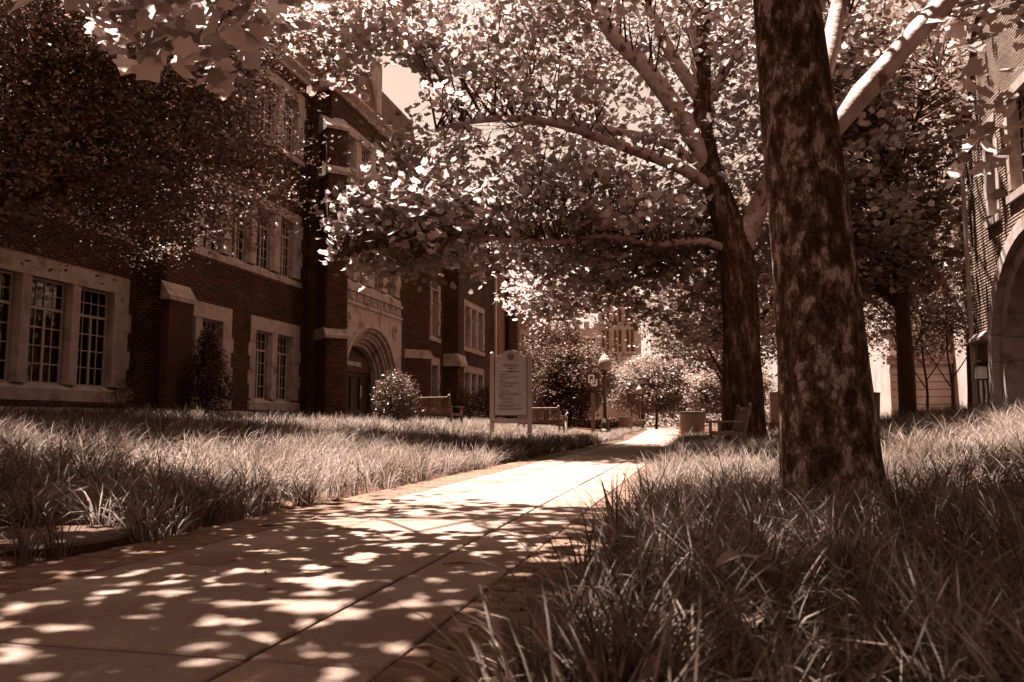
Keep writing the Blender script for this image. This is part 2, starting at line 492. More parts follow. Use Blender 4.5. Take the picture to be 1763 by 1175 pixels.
# ------------------------------------------------------------------ masonry
class Fr:
    """a vertical wall face: origin, direction along it, outward normal"""
    def __init__(s, O, U, N):
        s.O = Vector((O[0], O[1], 0)); s.U = Vector((U[0], U[1], 0)).normalized(); s.N = Vector((N[0], N[1], 0)).normalized()
        s.flip = s.U.cross(s.N).z > 0
    def pt(s, u, z, d): return s.O + s.U * u + s.N * d + Vector((0, 0, z))
    def box(s, mb, u0, u1, z0, z1, d0, d1):
        V = [s.pt(u, z, d) for d in (d0, d1) for u, z in ((u0, z0), (u1, z0), (u1, z1), (u0, z1))]
        F = [(3, 2, 1, 0), (4, 5, 6, 7), (0, 1, 5, 4), (1, 2, 6, 5), (2, 3, 7, 6), (3, 0, 4, 7)]
        if not s.flip: pass
        mb.add(V, F); return mb

CO = .0677; BL = .2032; JT = .011
def brick_rects(u0, u1, z0, z1, holes=(), clip=None, phase=0.):
    out = []
    r0 = int(math.floor(z0 / CO)); r1 = int(math.ceil(z1 / CO))
    for r in range(r0, r1):
        za = max(r * CO, z0); zb = min((r + 1) * CO - JT, z1)
        if zb - za < .012: continue
        spans = [(u0, u1)]
        for h in holes:
            if h[2] < zb and h[3] > za:
                ns = []
                for a, b in spans:
                    if h[1] <= a or h[0] >= b: ns.append((a, b))
                    else:
                        if h[0] > a: ns.append((a, h[0]))
                        if h[1] < b: ns.append((h[1], b))
                spans = ns
        if clip:
            spans = clip(spans, (za + zb) / 2)
        off = (phase + (r % 2) * BL / 2) % BL
        for a, b in spans:
            k0 = int(math.floor((a - off) / BL)); k1 = int(math.ceil((b - off) / BL))
            for k in range(k0, k1):
                p = max(k * BL + off, a); q = min((k + 1) * BL + off - JT, b)
                if q - p > .015: out.append((p, q, za, zb))
    return out

def bricks(fr, rects, m, parent, name='brick_face', proud=.009):
    if not len(rects): return None
    R = np.array(rects); n = len(R)
    d = proud + rng.uniform(-.003, .003, n)
    O = np.array(fr.O); U = np.array(fr.U); N = np.array(fr.N); Z = np.array([0, 0, 1.])
    def P(u, z, dd): return O + u[:, None] * U + dd[:, None] * N + z[:, None] * Z
    b = np.full(n, -.01)
    V = np.stack([P(R[:, 0], R[:, 2], d), P(R[:, 1], R[:, 2], d), P(R[:, 1], R[:, 3], d), P(R[:, 0], R[:, 3], d),
                  P(R[:, 0], R[:, 2], b), P(R[:, 1], R[:, 2], b), P(R[:, 1], R[:, 3], b), P(R[:, 0], R[:, 3], b)], 1).reshape(-1, 3)
    q = np.array([[0, 1, 2, 3], [4, 5, 1, 0], [5, 6, 2, 1], [6, 7, 3, 2], [7, 4, 0, 3]])
    F = ((np.arange(n) * 8)[:, None, None] + q[None]).reshape(-1, 4)
    o = bulk(name, V, F, m, parent); o['kind'] = 'stuff'
    return o

def brick_parts(fr, rects, m, parent):
    cache = {}
    for (a, b, za, zb) in rects:
        k = (round(b - a, 3), round(zb - za, 3))
        if k not in cache:
            me = MB().box((0, -.01, 0), (k[0], .009, k[1])).mesh('brick'); me.materials.append(m); cache[k] = me
        o = link('brick', cache[k], parent)
        o.location = fr.pt(a, za, random.uniform(-.002, .003))
        o.rotation_euler = (0, 0, math.atan2(fr.U.y, fr.U.x))

def wall_cells(mb, fr, u0, u1, z0, z1, holes, th=.35, face=0.):
    us = sorted({u0, u1, *[min(max(h[i], u0), u1) for h in holes for i in (0, 1)]})
    zs = sorted({z0, z1, *[min(max(h[i], z0), z1) for h in holes for i in (2, 3)]})
    for a, b in zip(us, us[1:]):
        run = None
        for c, d in list(zip(zs, zs[1:])) + [(None, None)]:
            solid = c is not None and not any(h[0] < (a + b) / 2 < h[1] and h[2] < (c + d) / 2 < h[3] for h in holes)
            if solid:
                run = (run[0], d) if run else (c, d)
            elif run:
                fr.box(mb, a, b, run[0], run[1], face - th, face); run = None
    return mb

pane_me = MB().add([(-.5, 0, -.5), (.5, 0, -.5), (.5, 0, .5), (-.5, 0, .5)], [(0, 1, 2, 3)]).mesh('pane')
pane_me.materials.append(M_glass)
def pane(fr, parent, u0, u1, z0, z1, d, me=None, name='pane'):
    o = link(name, me or pane_me, parent)
    o.location = fr.pt((u0 + u1) / 2, (z0 + z1) / 2, d)
    o.scale = (u1 - u0, 1, z1 - z0)
    o.rotation_euler = (0, random.uniform(-.001, .001), math.atan2(fr.U.y, fr.U.x) + random.uniform(-.006, .006))
    return o
blind_me = MB().add([(-.5, 0, -.5), (.5, 0, -.5), (.5, 0, .5), (-.5, 0, .5)], [(0, 1, 2, 3)]).mesh('blind')
blind_me.materials.append(M_blind)

def window(parent, fr, u0, u1, z0, z1, lights, lz0, lz1, fine=False, blind=0, cols=4, rows=(4, 2), quoin=True, transom=.72):
    w = empty('window'); w.parent = parent
    jl, jr = lights[0][0], lights[-1][1]
    # stone surround
    n = max(1, int((u1 - u0) / 1.5)); st = (u1 - u0) / n
    for i in range(n):
        fr.box(MB(), u0 + i * st + .003, u0 + (i + 1) * st - .003, lz1, z1, -.24, .035 + .002 * (i % 2)).build('lintel_stone', M_stone, w)
    for i in range(n):
        mb = MB(); a, b = u0 - .04 + i * st + .003, u0 - .04 + (i + 1) * st + (.08 if i == n - 1 else 0) - .003
        if i == 0 and n == 1: b = u1 + .04
        V = [fr.pt(a, z0, -.24), fr.pt(b, z0, -.24), fr.pt(a, z0, .07), fr.pt(b, z0, .07), fr.pt(a, lz0 - .10, .07), fr.pt(b, lz0 - .10, .07), fr.pt(a, lz0, -.13), fr.pt(b, lz0, -.13), fr.pt(a, lz0, -.24), fr.pt(b, lz0, -.24)]
        mb.add(V, [(0, 1, 3, 2), (2, 3, 5, 4), (4, 5, 7, 6), (6, 7, 9, 8), (8, 9, 1, 0), (0, 2, 4, 6, 8), (1, 9, 7, 5, 3)])
        mb.build('sill_stone', M_stone, w)
    k = max(2, int(round((lz1 - lz0) / .40))); hh = (lz1 - lz0) / k
    for side in (0, 1):
        for i in range(k):
            ext = .09 if (i % 2 and quoin) else 0
            a, b = (u0 - ext, jl) if side == 0 else (jr, u1 + ext)
            fr.box(MB(), a, b, lz0 + i * hh + .003, lz0 + (i + 1) * hh - .003, -.24, .030 + .004 * (i % 2)).build('jamb_stone', M_stone, w)
    for (a, b), (c, d) in zip(lights, lights[1:]):
        mb = MB()
        V = [(b, -.24), (b, -.10), (b + .05, .02), (c - .05, .02), (c, -.10), (c, -.24)]
        mb.prism([(p, q) for p, q in V], lambda p, q, z: fr.pt(p, z, q), lz0, lz1).build('mullion', M_stone, w)
    for (a, b) in lights:
        mb = MB(); fd0, fd1 = -.215, -.165
        zt = lz0 + (lz1 - lz0) * transom
        f = .04
        fr.box(mb, a, a + f, lz0, lz1, fd0, fd1); fr.box(mb, b - f, b, lz0, lz1, fd0, fd1)
        fr.box(mb, a + f, b - f, lz0, lz0 + f, fd0, fd1); fr.box(mb, a + f, b - f, lz1 - f, lz1, fd0, fd1)
        fr.box(mb, a + f, b - f, zt - .025, zt + .03, fd0, fd1 + .012)
        mid = (a + b) / 2
        fr.box(mb, mid - .03, mid + .03, lz0 + f, zt - .025, fd0, fd1 + .008)
        t = .011
        for c in range(1, cols):
            if c * 2 == cols:
                fr.box(mb, mid - t, mid + t, zt + .03, lz1 - f, fd0 + .01, fd1 - .01); continue
            x = a + f + (b - a - 2 * f) * c / cols
            fr.box(mb, x - t, x + t, lz0 + f, zt - .025, fd0 + .01, fd1 - .01)
            fr.box(mb, x - t, x + t, zt + .03, lz1 - f, fd0 + .01, fd1 - .01)
        zr = [lz0 + f + (zt - .025 - lz0 - f) * i / rows[0] for i in range(rows[0] + 1)]
        zu = [zt + .03 + (lz1 - f - zt - .03) * i / rows[1] for i in range(rows[1] + 1)]
        for z in zr[1:-1] + zu[1:-1]:
            fr.box(mb, a + f, b - f, z - t, z + t, fd0 + .012, fd1 - .012)
        mb.build('sash', M_frame, w)
        if fine:
            ux = [a + f + (b - a - 2 * f) * i / cols for i in range(cols + 1)]
            for p, q in zip(ux, ux[1:]):
                for zz in (zr, zu):
                    for c, d in zip(zz, zz[1:]): pane(fr, w, p, q, c, d, -.192)
        else:
            pane(fr, w, a + f, b - f, lz0 + f, lz1 - f, -.192)
        if blind and random.random() < blind:
            zb = lz0 + (lz1 - lz0) * random.choice([.05, .05, .2, .45])
            pane(fr, w, a + .01, b - .01, zb, lz1, -.30, blind_me, 'blind')
    return w

# ------------------------------------------------------------------ brick hall on the left
hall = empty('brick_hall', (0, 0, 0))
tag(hall, 'long three storey dark brick hall with limestone windows and arched entrance left of the path', 'building')
TOP = 11.2
frA = Fr((-12.7, 0), (0, 1), (1, 0)); frB = Fr((-11.9, 0), (0, 1), (1, 0)); frC = Fr((-11.2, 0), (0, 1), (1, 0))
LA = [(10.7, 11.65), (11.98, 12.95), (13.28, 14.26), (14.58, 15.54)]
LA0 = [(5.6, 6.5), (6.85, 7.75), (8.1, 9.0)]
LB = [(17.55, 18.42), (18.83, 19.70), (20.11, 20.98), (21.42, 22.20)]
floors = [(4.72, 6.95, 4.98, 6.65), (8.54, 10.78, 8.80, 10.46)]
defs = []      # wall faces: frame, u0, u1, holes
winA = [(10.35, 16.0, 1.06, 3.88, LA, 1.40, 3.50)] + [(10.35, 15.9, a, b, LA, c, d) for a, b, c, d in floors] + [(5.2, 9.4, 1.06, 3.88, LA0, 1.4, 3.5)] + [(5.2, 9.4, a, b, LA0, c, d) for a, b, c, d in floors]
winB = [(17.08, 18.95, .97, 3.58, [(17.12, 17.36), (17.72, 18.56)], 1.28, 3.20), (19.88, 22.66, .97, 3.55, [(20.16, 21.02), (21.41, 22.25)], 1.28, 3.18)] + [(17.2, 22.6, a, b, LB, c, d) for a, b, c, d in floors]
LC = [(24.25, 24.98), (25.5, 26.25), (26.8, 27.52), (28.1, 28.82)]
winC = [(23.95, 29.3, 5.08, 7.3, LC, 5.38, 6.98), (23.95, 29.3, 8.3, 10.5, LC, 8.6, 10.2)]
LD1 = [(34.25, 35.1), (35.4, 36.2)]
LD2 = [(39.5, 40.4), (40.8, 41.7), (42.1, 43.0), (43.4, 44.3)]
LD3 = [(54.5, 55.5), (56, 57), (57.5, 58.5)]
winD = []
for Ls in (LD1, LD2, LD3):
    for a, b, c, d in [(.97, 3.6, 1.28, 3.25)] + [(4.35, 7.05, 4.65, 6.75), floors[1]]:
        winD.append((Ls[0][0] - .3, Ls[-1][1] + .3, a, b, Ls, c, d))
for wi, ws in enumerate((winA, winB, winC, winD)):
    fr = (frA, frB, frC, frB)[wi]
    for k, (u0, u1, z0, z1, L, a, b) in enumerate(ws):
        fine = (wi == 0 and k == 0) or (wi == 1 and k in (0, 1, 2))
        third = z0 > 8
        window(hall, fr, u0, u1, z0, z1, L, a, b, fine=fine, blind=.8 if third else .3)
holes = lambda ws: [(u0, u1, z0, z1) for u0, u1, z0, z1, L, a, b in ws]
DOOR = (24.0, 29.6, .5, 5.08)
segs = [(frA, 3, 16.24, holes(winA)), (frA, -24, 3, []), (frB, 16.24, 23.1, holes(winB)), (frC, 23.1, 30.6, holes(winC) + [DOOR]), (frB, 30.6, 64, holes(winD))]  # the windowless stretch is added out of view to block sky light
wall = MB()
for fr, a, b, hs in segs:
    wall_cells(wall, fr, a, b, .3, TOP, hs)
# returns of the projecting bays (they face the camera)
frBs = Fr((-12.7, 16.24), (1, 0), (0, -1)); frCs = Fr((-11.9, 23.1), (1, 0), (0, -1))
frBs.box(wall, 0, .449, .3, TOP, -.35, 0); frBs.box(wall, .449, .8, .3, TOP, -.03, 0)
frCs.box(wall, 0, .349, .3, TOP, -.35, 0); frCs.box(wall, .349, .7, .3, TOP, -.03, 0)
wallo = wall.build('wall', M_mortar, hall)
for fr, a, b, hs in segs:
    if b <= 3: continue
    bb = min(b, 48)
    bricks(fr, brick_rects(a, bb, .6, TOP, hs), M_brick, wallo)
bricks(frBs, brick_rects(0, .805, .6, TOP), M_brick, wallo)
bricks(frCs, brick_rects(0, .705, .6, TOP), M_brick, wallo)

# low pier with stone cap at the bay corner: its bricks are the nearest and largest ones
pier = MB()
frP = Fr((-11.72, 0), (0, 1), (1, 0)); frPs = Fr((-12.15, 16.14), (1, 0), (0, -1))
frP.box(pier, 16.14, 17.04, .3, 3.42, -.17, 0)
pier_o = pier.build('pier', M_mortar, hall)
r1 = brick_rects(16.14, 17.05, .95, 3.42); r2 = brick_rects(.25, .44, .95, 3.42)
brick_parts(frP, r1[:230], M_brick, pier_o)
if len(r1) > 230: bricks(frP, r1[230:], M_brick, pier_o)
brick_parts(frPs, r2[:60], M_brick, pier_o); bricks(frPs, r2[60:], M_brick, pier_o)
cap = MB()
fn = lambda x, z, y: (x, y, z)
cap.prism([(-11.9, 3.42), (-11.66, 3.42), (-11.66, 3.53), (-11.70, 3.56), (-11.89, 3.86), (-11.9, 3.86)], fn, 16.06, 17.12)
cap.build('pier_cap', M_stone, hall)

# plinth and string courses
for nm, fr, a, b in (('plinth_stone', frA, 3, 16.2), ('plinth_stone', frB, 17.06, 23.05), ('plinth_stone', frB, 31.4, 64)):
    mb = MB()
    mb.prism([(0, .3), (.14, .3), (.14, .80), (.06, .90), (.02, .93), (0, .93)], lambda d, z, u, fr=fr: fr.pt(u, z, d), a, b)
    mb.build(nm, M_stone, hall)
mb = MB(); frP.box(mb, 16.1, 17.08, .3, .92, -.17, .06); mb.build('plinth_stone', M_stone, hall)

def cornice(fr, a, b, e0=0, e1=0):
    mb = MB()
    mb.prism([(-.3, TOP), (.10, TOP), (.12, TOP + .10), (.30, TOP + .20), (.30, TOP + .30), (-.3, TOP + .30)], lambda d, z, u: fr.pt(u, z, d), a - e0, b + e1)
    return mb.build('cornice', M_stone, hall)
cornice(frA, 3, 16.22); cornice(frB, 16.24, 22.85, .28); cornice(frC, 23.1, 30.6, .28, .28); cornice(frB, 30.9, 64)
# steep tiled roof band, tile courses as overlapping strips
for fr, a, b in ((frA, 3, 16.2), (frB, 16.24, 23.0), (frC, 23.14, 30.56), (frB, 30.6, 64)):
    ro = empty('roof'); ro.parent = hall
    for k in range(9):
        mb = MB(); d0 = .22 - k * .03; z = TOP + .30 + k * .15
        mb.prism([(d0, z), (d0 + .02, z), (d0 - .02, z + .19), (d0 - .06, z + .19)], lambda d, zz, u: fr.pt(u, zz, d), a, b)
        mb.build('tile_course', M_tile, ro)
# brick gable stub with stone coping at the bay's front corner
frG = Fr((-12.0, 23.12), (1, 0), (0, -1))
g = MB(); frG.box(g, 0, .86, TOP + .3, TOP + 1.45, -.3, 0); go = g.build('parapet', M_mortar, hall)
bricks(frG, brick_rects(0, .86, TOP + .3, TOP + 1.45), M_tile, go)
g = MB(); frG.box(g, -.1, .95, TOP + 1.45, TOP + 1.6, -.36, .06); g.build('coping', M_stone, hall)
mb = MB(); mb.box((-11.3, 26.3, TOP + .3), (-11.0, 26.75, TOP + 2.3)); mb.lathe([(.24, 0), (.2, .2), (.05, .6), (.02, .65)], 6, (-11.15, 26.52, TOP + 2.3)); mb.build('pinnacle', M_stone, hall)

# diagonal buttresses of the entrance bay
def buttress(cx, cy, dx, dy):
    d = Vector((dx, dy, 0)).normalized(); s = Vector((-d.y, d.x, 0))
    b = empty('buttress'); b.parent = hall
    core = MB(); faces = []
    W = .335
    for (p, z0, z1) in ((.80, .3, 3.15), (.72, 3.15, 8.25), (.50, 8.25, 9.75)):
        V = [Vector((cx, cy, z)) + d * e + s * w for z in (z0, z1) for e, w in ((-.5, -W), (p, -W), (p, W), (-.5, W))]
        core.add(V, [(3, 2, 1, 0), (4, 5, 6, 7), (0, 1, 5, 4), (1, 2, 6, 5), (2, 3, 7, 6), (3, 0, 4, 7)])
        O = Vector((cx, cy, 0)) + d * p - s * W
        faces.append((Fr(O, s, d), 0, 2 * W, z0, z1))
        faces.append((Fr(Vector((cx, cy, 0)) - d * .45 - s * W, d, -s), 0, p + .45, z0, z1))
        faces.append((Fr(Vector((cx, cy, 0)) - d * .45 + s * W, d, s), 0, p + .45, z0, z1))
    core.build('core', M_mortar, b)
    for fr, a, c, z0, z1 in faces: bricks(fr, brick_rects(a, c, max(z0, .8), z1), M_brick, b)
    for (p0, p1, z, h) in ((.88, .70, 3.15, .34), (.78, .48, 8.25, .36), (.57, -.1, 9.75, .62)):
        mb = MB()
        mb.prism([(-.5, z), (p0, z), (p0, z + .1), (p1, z + h), (-.5, z + h)], lambda e, zz, w: Vector((cx, cy, zz)) + d * e + s * w, -W - .05, W + .05)
        mb.build('weathering_stone', M_stone, b)
    mb = MB(); mb.prism([(-.5, .3), (.92, .3), (.92, .72), (.82, .86), (-.5, .86)], lambda e, zz, w: Vector((cx, cy, zz)) + d * e + s * w, -W - .1, W + .1)
    mb.build('base_stone', M_stone, b)
buttress(-11.2, 23.2, 1, -1)
buttress(-11.2, 30.5, 1, 1)
buttress(-11.9, 50.4, 1, -1)
# plain pier farther along with its own cap
mb = MB(); mb.box((-12.1, 37.2, .3), (-11.2, 38.2, TOP - 1)); po = mb.build('pier', M_mortar, hall)
bricks(Fr((-11.2, 37.2), (0, 1), (1, 0)), brick_rects(0, 1, .8, TOP - 1), M_brick, po)
bricks(Fr((-12.1, 37.2), (1, 0), (0, -1)), brick_rects(0, .9, .8, TOP - 1), M_brick, po)
mb = MB(); mb.prism([(-12, TOP - 1), (-11.12, TOP - 1), (-11.12, TOP - .85), (-12, TOP - .3)], lambda x, z, y: (x, y, z), 37.12, 38.28); mb.build('pier_cap', M_stone, hall)
mb = MB(); mb.prism([(-12, 3.3), (-11.05, 3.3), (-11.05, 3.5), (-11.2, 3.9), (-12, 3.9)], lambda x, z, y: (x, y, z), 37.05, 38.35); mb.build('pier_cap', M_stone, hall)
mb = MB(); mb.tube([(-11.7, 46.6, .8), (-11.7, 46.6, 10.9)], [.085, .085], 10)
for z in (2.5, 5, 7.5, 10): mb.lathe([(.11, 0), (.11, .08)], 10, (-11.7, 46.6, z))
mb.build('downspout', M_signf, hall)
# shade-coloured blocks for the rooms behind the glass and the mass of the building
MB().box((-26, -24, .3), (-13.6, 64, TOP + .2)).build('room_shade_block', M_room, hall)
MB().box((-26, -24, TOP + .22), (-12.9, 64, TOP + 1.4)).build('roof_deck', M_tile, hall)
MB().box((-26, 63.7, .3), (-11.95, 64.1, TOP)).build('end_wall', M_brick, hall)

# arched stone entrance
ent = empty('entrance'); ent.parent = hall
YC = 26.75
def tudor(hw, spring, rise, n=14):
    """four-centred arch outline, right foot to left foot"""
    pts = []
    for i in range(n + 1):
        t = i / n
        x = hw * (1 - t)
        a = 1 - (1 - t) ** 1.0
        z = spring + rise * (1 - (1 - t) ** 2.3) ** .62
        pts.append((x, z))
    return pts + [(-x, z) for x, z in pts[-2::-1]]
def arch_ring(hwo, hwi, so, si, ro, ri, d0, d1, nm='arch_order', foot=.75):
    o = tudor(hwo, so, ro); i = tudor(hwi, si, ri)
    o = [(hwo, foot)] + o + [(-hwo, foot)]; i = [(hwi, foot)] + i + [(-hwi, foot)]
    mb = MB(); n = len(o)
    V = []
    for d in (d0, d1):
        V += [frC.pt(YC + x, z, d) for x, z in o] + [frC.pt(YC + x, z, d) for x, z in i]
    F = []
    for k in range(n - 1):
        F += [(2 * n + k, 2 * n + k + 1, 3 * n + k + 1, 3 * n + k), (n + k, n + k + 1, 3 * n + k + 1, 3 * n + k)[::-1], (k, k + 1, 2 * n + k + 1, 2 * n + k)]
    mb.add(V, F); return mb.build(nm, M_stone, ent)
HW = [2.42, 2.30, 2.17, 2.04, 1.92, 1.80, 1.69]
for k in range(6):
    arch_ring(HW[k], HW[k + 1] - .0, 2.15, 2.12, 1.92 - .12 * k, 1.92 - .12 * (k + 1), -.75, (.04, -.06, -.20, -.26, -.42, -.52)[k])
# spandrel panel around the arch
mb = MB(); o = [(2.42, .75)] + tudor(2.42, 2.15, 1.92) + [(-2.42, .75)]
n = len(o); L0, L1, ZT = DOOR[0] - YC, DOOR[1] - YC, 4.55
V = []
for d in (-.5, 0.):
    V += [frC.pt(YC + x, z, d) for x, z in o]
    V += [frC.pt(YC + (L1 if i < n / 2 else L0), .75 if i in (0, n - 1) else ZT, d) if (i in (0, n - 1) or True) else 0 for i in range(n)]
F = [(2 * n + k, 2 * n + k + 1, 3 * n + k + 1, 3 * n + k) for k in range(n - 1)]
mb.add(V, F)
mb.build('spandrel', M_stone, ent)
for sx, sgn in ((1.95, 1), (-2.0, -1)):
    for rr, dz in ((.24, 0), (.13, .02)):
        mbr = MB()
        P = [frC.pt(YC + sx + rr * math.cos(t) * .8 + sgn * .12, 4.02 + rr * math.sin(t) + dz, .02) for t in np.linspace(0, 5.6, 14)]
        mbr.tube(P, [.03] * 14, 6); mbr.build('carved_scroll', M_stone, ent)
mb = MB(); frC.box(mb, DOOR[0], DOOR[1], 4.55, 4.66, -.4, .05); frC.box(mb, DOOR[0], DOOR[1], 5.0, 5.08, -.4, .07); mb.build('string_course', M_stone, ent)
mb = MB(); frC.box(mb, DOOR[0], DOOR[1], 4.66, 5.0, -.4, -.02); mb.build('frieze', M_stone, ent)
for k in range(9):
    a = DOOR[0] + .12 + k * .61
    frC.box(MB(), a, a + .44, 4.70, 4.96, -.05, .025).build('carved_block', M_stone, ent)
    mb = MB(); P = [frC.pt(a + .22 + .14 * math.cos(t), 4.83 + .09 * math.sin(t), .03) for t in np.linspace(0, 5.2, 10)]
    mb.tube(P, [.025] * 10, 5); mb.build('carved_leaf', M_stone, ent)
# doors
dr = empty('door'); dr.parent = hall
mb = MB(); frC.box(mb, YC - 1.75, YC + 1.75, .7, 4.4, -.86, -.80); mb.build('door_screen', M_doorw, dr)
mb = MB()
for a in (-1.6, -.82, -.03, .76):
    frC.box(mb, YC + a, YC + a + .07, .8, 2.35, -.80, -.75); frC.box(mb, YC + a + .72, YC + a + .785, .8, 2.35, -.80, -.75)
    frC.box(mb, YC + a + .07, YC + a + .72, 2.25, 2.35, -.80, -.75); frC.box(mb, YC + a + .07, YC + a + .72, .8, 1.1, -.80, -.75)
mb.build('door_leaf', M_doorw, dr)
for a in (.62, .70): 
    mb = MB(); mb.tube([frC.pt(YC + a, 1.5, -.70), frC.pt(YC + a, 1.95, -.70)], [.018, .018], 6); mb.build('handle', M_signf, dr)
mb = MB(); frC.box(mb, YC - 1.75, YC + 1.75, 2.42, 3.0, -.80, -.72); mb.build('door_sign', M_fard, dr)
mb = MB(); frC.box(mb, DOOR[0] + .3, DOOR[1] - .3, .3, .74, -.8, .35); frC.box(mb, DOOR[0] + .1, DOOR[1] - .1, .3, .6, .35, .7); mb.build('doorstep', M_stone, hall)

def text_mesh(s, size, extrude=.004, align='LEFT', spacing=1.0):
    c = bpy.data.curves.new('lettering', 'FONT'); c.body = s; c.size = size; c.extrude = extrude
    c.align_x = align; c.space_character = spacing
    o = bpy.data.objects.new('tmp', c); COL.objects.link(o)
    bpy.context.view_layer.update()
    dg = bpy.context.evaluated_depsgraph_get()
    me = bpy.data.meshes.new_from_object(o.evaluated_get(dg))
    bpy.data.objects.remove(o)
    me.name = 'lettering'; me.materials.clear()
    return me
tm = text_mesh('BUCHANAN HALL', .24, .006, 'RIGHT', 1.0)
t = link('lettering', tm, dr, M_letter)
t.location = frC.pt(YC + .72, 2.62, -.71)
t.rotation_euler = (math.pi / 2, 0, math.pi / 2)

# ------------------------------------------------------------------ right-hand brick building
rb = empty('gabled_brick_building', (0, 0, 0))
tag(rb, 'sunlit brick building with curved gable and stone arch doorway at the right edge', 'building')
frR = Fr((6.4, 21.05), (0, -1), (-1, 0))
AC, ASP, ARO, ARI = 3.75, 1.95, 2.75, 2.15     # arch centre along the wall, springing, radii
def gable(u):          # Flemish gable outline
    if u < .35: return 7.9 + .25 * sst(u / .35)
    if u < 1.3: return 8.15 + 1.5 * float(sst((u - .35) / .95)) ** 1.6
    if u < 2.2: return 9.65 + .6 * (u - 1.3)
    if u < 5.3: return 10.2 + 1.4 * math.sin((u - 2.2) / 3.1 * math.pi) ** .7
    return gable(7.5 - u) if u <= 7.5 else 7.9
wholes = [(1.25, 2.05, 4.95, 7.35), (2.6, 4.9, 5.15, 7.5), (5.45, 6.25, 4.95, 7.35)]
wall = MB()
us = [i * .125 for i in range(61)]
def arch_top(u, R):
    du = u - AC
    if abs(du) >= R: return 0
    return ASP + math.sqrt(max(R * R - du * du, 0))
for a, b in zip(us, us[1:]):
    m_ = (a + b) / 2; ivs = []
    z0 = max(.5, arch_top(m_, ARO - .05)); z1 = gable(m_)
    cuts = [(h[2], h[3]) for h in wholes if h[0] < m_ < h[1]]
    for c, d in cuts: ivs.append((z0, c)); z0 = d
    ivs.append((z0, z1))
    for c, d in ivs:
        if d > c: frR.box(wall, a, b, c, d, -.4, 0)
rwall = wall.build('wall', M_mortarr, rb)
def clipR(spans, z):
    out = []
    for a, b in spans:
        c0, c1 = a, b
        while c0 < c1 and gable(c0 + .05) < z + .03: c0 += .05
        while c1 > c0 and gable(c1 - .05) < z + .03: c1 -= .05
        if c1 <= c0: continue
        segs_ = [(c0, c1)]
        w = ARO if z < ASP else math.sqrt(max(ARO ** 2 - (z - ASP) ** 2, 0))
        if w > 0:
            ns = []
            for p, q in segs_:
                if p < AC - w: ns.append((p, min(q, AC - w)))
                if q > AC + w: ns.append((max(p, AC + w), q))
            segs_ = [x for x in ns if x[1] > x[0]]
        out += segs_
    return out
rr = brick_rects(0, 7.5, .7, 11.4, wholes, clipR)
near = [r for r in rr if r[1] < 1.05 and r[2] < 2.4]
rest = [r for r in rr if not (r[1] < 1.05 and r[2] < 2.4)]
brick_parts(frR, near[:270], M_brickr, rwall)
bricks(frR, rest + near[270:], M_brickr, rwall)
for h in wholes:
    wl = (h[1] - h[0]); L = [(h[0] + .14, h[1] - .14)] if wl < 1.2 else [(h[0] + .16, (h[0] + h[1]) / 2 - .07), ((h[0] + h[1]) / 2 + .07, h[1] - .16)]
    window(rb, frR, h[0], h[1], h[2], h[3], L, h[2] + .26, h[3] - .2, cols=3 if wl < 1.2 else 4, quoin=True, blind=0)
# coping along the gable
P = [frR.pt(u, gable(u) + .06, -.12) for u in np.arange(-.06, 7.6, .12)]
mb = MB()
for p, q in zip(P, P[1:]):
    V = [x + Vector((dx, 0, dz)) for x in (p, q) for dx, dz in ((-.22, -.07), (.24, -.07), (.24, .07), (-.22, .07))]
    mb.add(V, [(0, 1, 5, 4), (1, 2, 6, 5), (2, 3, 7, 6), (3, 0, 4, 7)])
mb.build('coping', M_fard, rb)
# stone water table
mb = MB(); mb.prism([(-.05, 2.40), (.10, 2.44), (.16, 2.50), (.16, 2.56), (.03, 2.70), (-.05, 2.70)], lambda d, z, u: frR.pt(u, z, d), -.14, AC - ARO + .02); mb.build('water_table', M_stone, rb)
frR.box(MB(), -.1, AC - ARO + .03, .5, .80, -.3, .12).build('plinth_stone', M_stone, rb)
# arch: voussoirs and jamb blocks
nv = 13
for k in range(nv):
    a0, a1 = math.pi * k / nv + .004, math.pi * (k + 1) / nv - .004
    for (ro, ri, d1) in ((ARO, 2.48, .10), (2.475, ARI, -.06)):
        mb = MB(); poly = []
        for t in np.linspace(a0, a1, 5): poly.append((AC - ro * math.cos(t), ASP + ro * math.sin(t)))
        for t in np.linspace(a1, a0, 5): poly.append((AC - ri * math.cos(t), ASP + ri * math.sin(t)))
        mb.prism(poly, lambda u, z, d: frR.pt(u, z, d), -.45, d1); mb.build('voussoir', M_stone, rb)
for s_ in (-1, 1):
    for k in range(3):
        z0, z1 = .5 + k * .485, .5 + (k + 1) * .485 - .006
        for (ro, ri, d1) in ((ARO, 2.48, .10), (2.475, ARI, -.06)):
            a, b = sorted((AC + s_ * ro, AC + s_ * ri))
            frR.box(MB(), a, b, z0, z1, -.45, d1).build('jamb_stone', M_stone, rb)
mb = MB(); frR.box(mb, AC - ARI - .1, AC + ARI + .1, .5, ASP + ARI, -.9, -.8); mb.build('door_screen', M_doorw, rb)
mb = MB()
for u in np.arange(AC - ARI, AC + ARI, .36): frR.box(mb, u, u + .04, .6, 3.9, -.8, -.74)
for z in (.6, 1.2, 1.8, 2.4, 2.5, 3.1): frR.box(mb, AC - ARI, AC + ARI, z, z + .05, -.8, -.745)
mb.build('door_grille', M_frame, rb)
MB().box((6.85, 13.6, .5), (16, 21.0, 7.8)).build('room_shade_block', M_room, rb)
frN = Fr((6.4, 21.0), (1, 0), (0, 1))
MB().box((6.42, 20.7, .5), (16, 21.03, 7.85)).build('end_wall', M_brickr, rb)
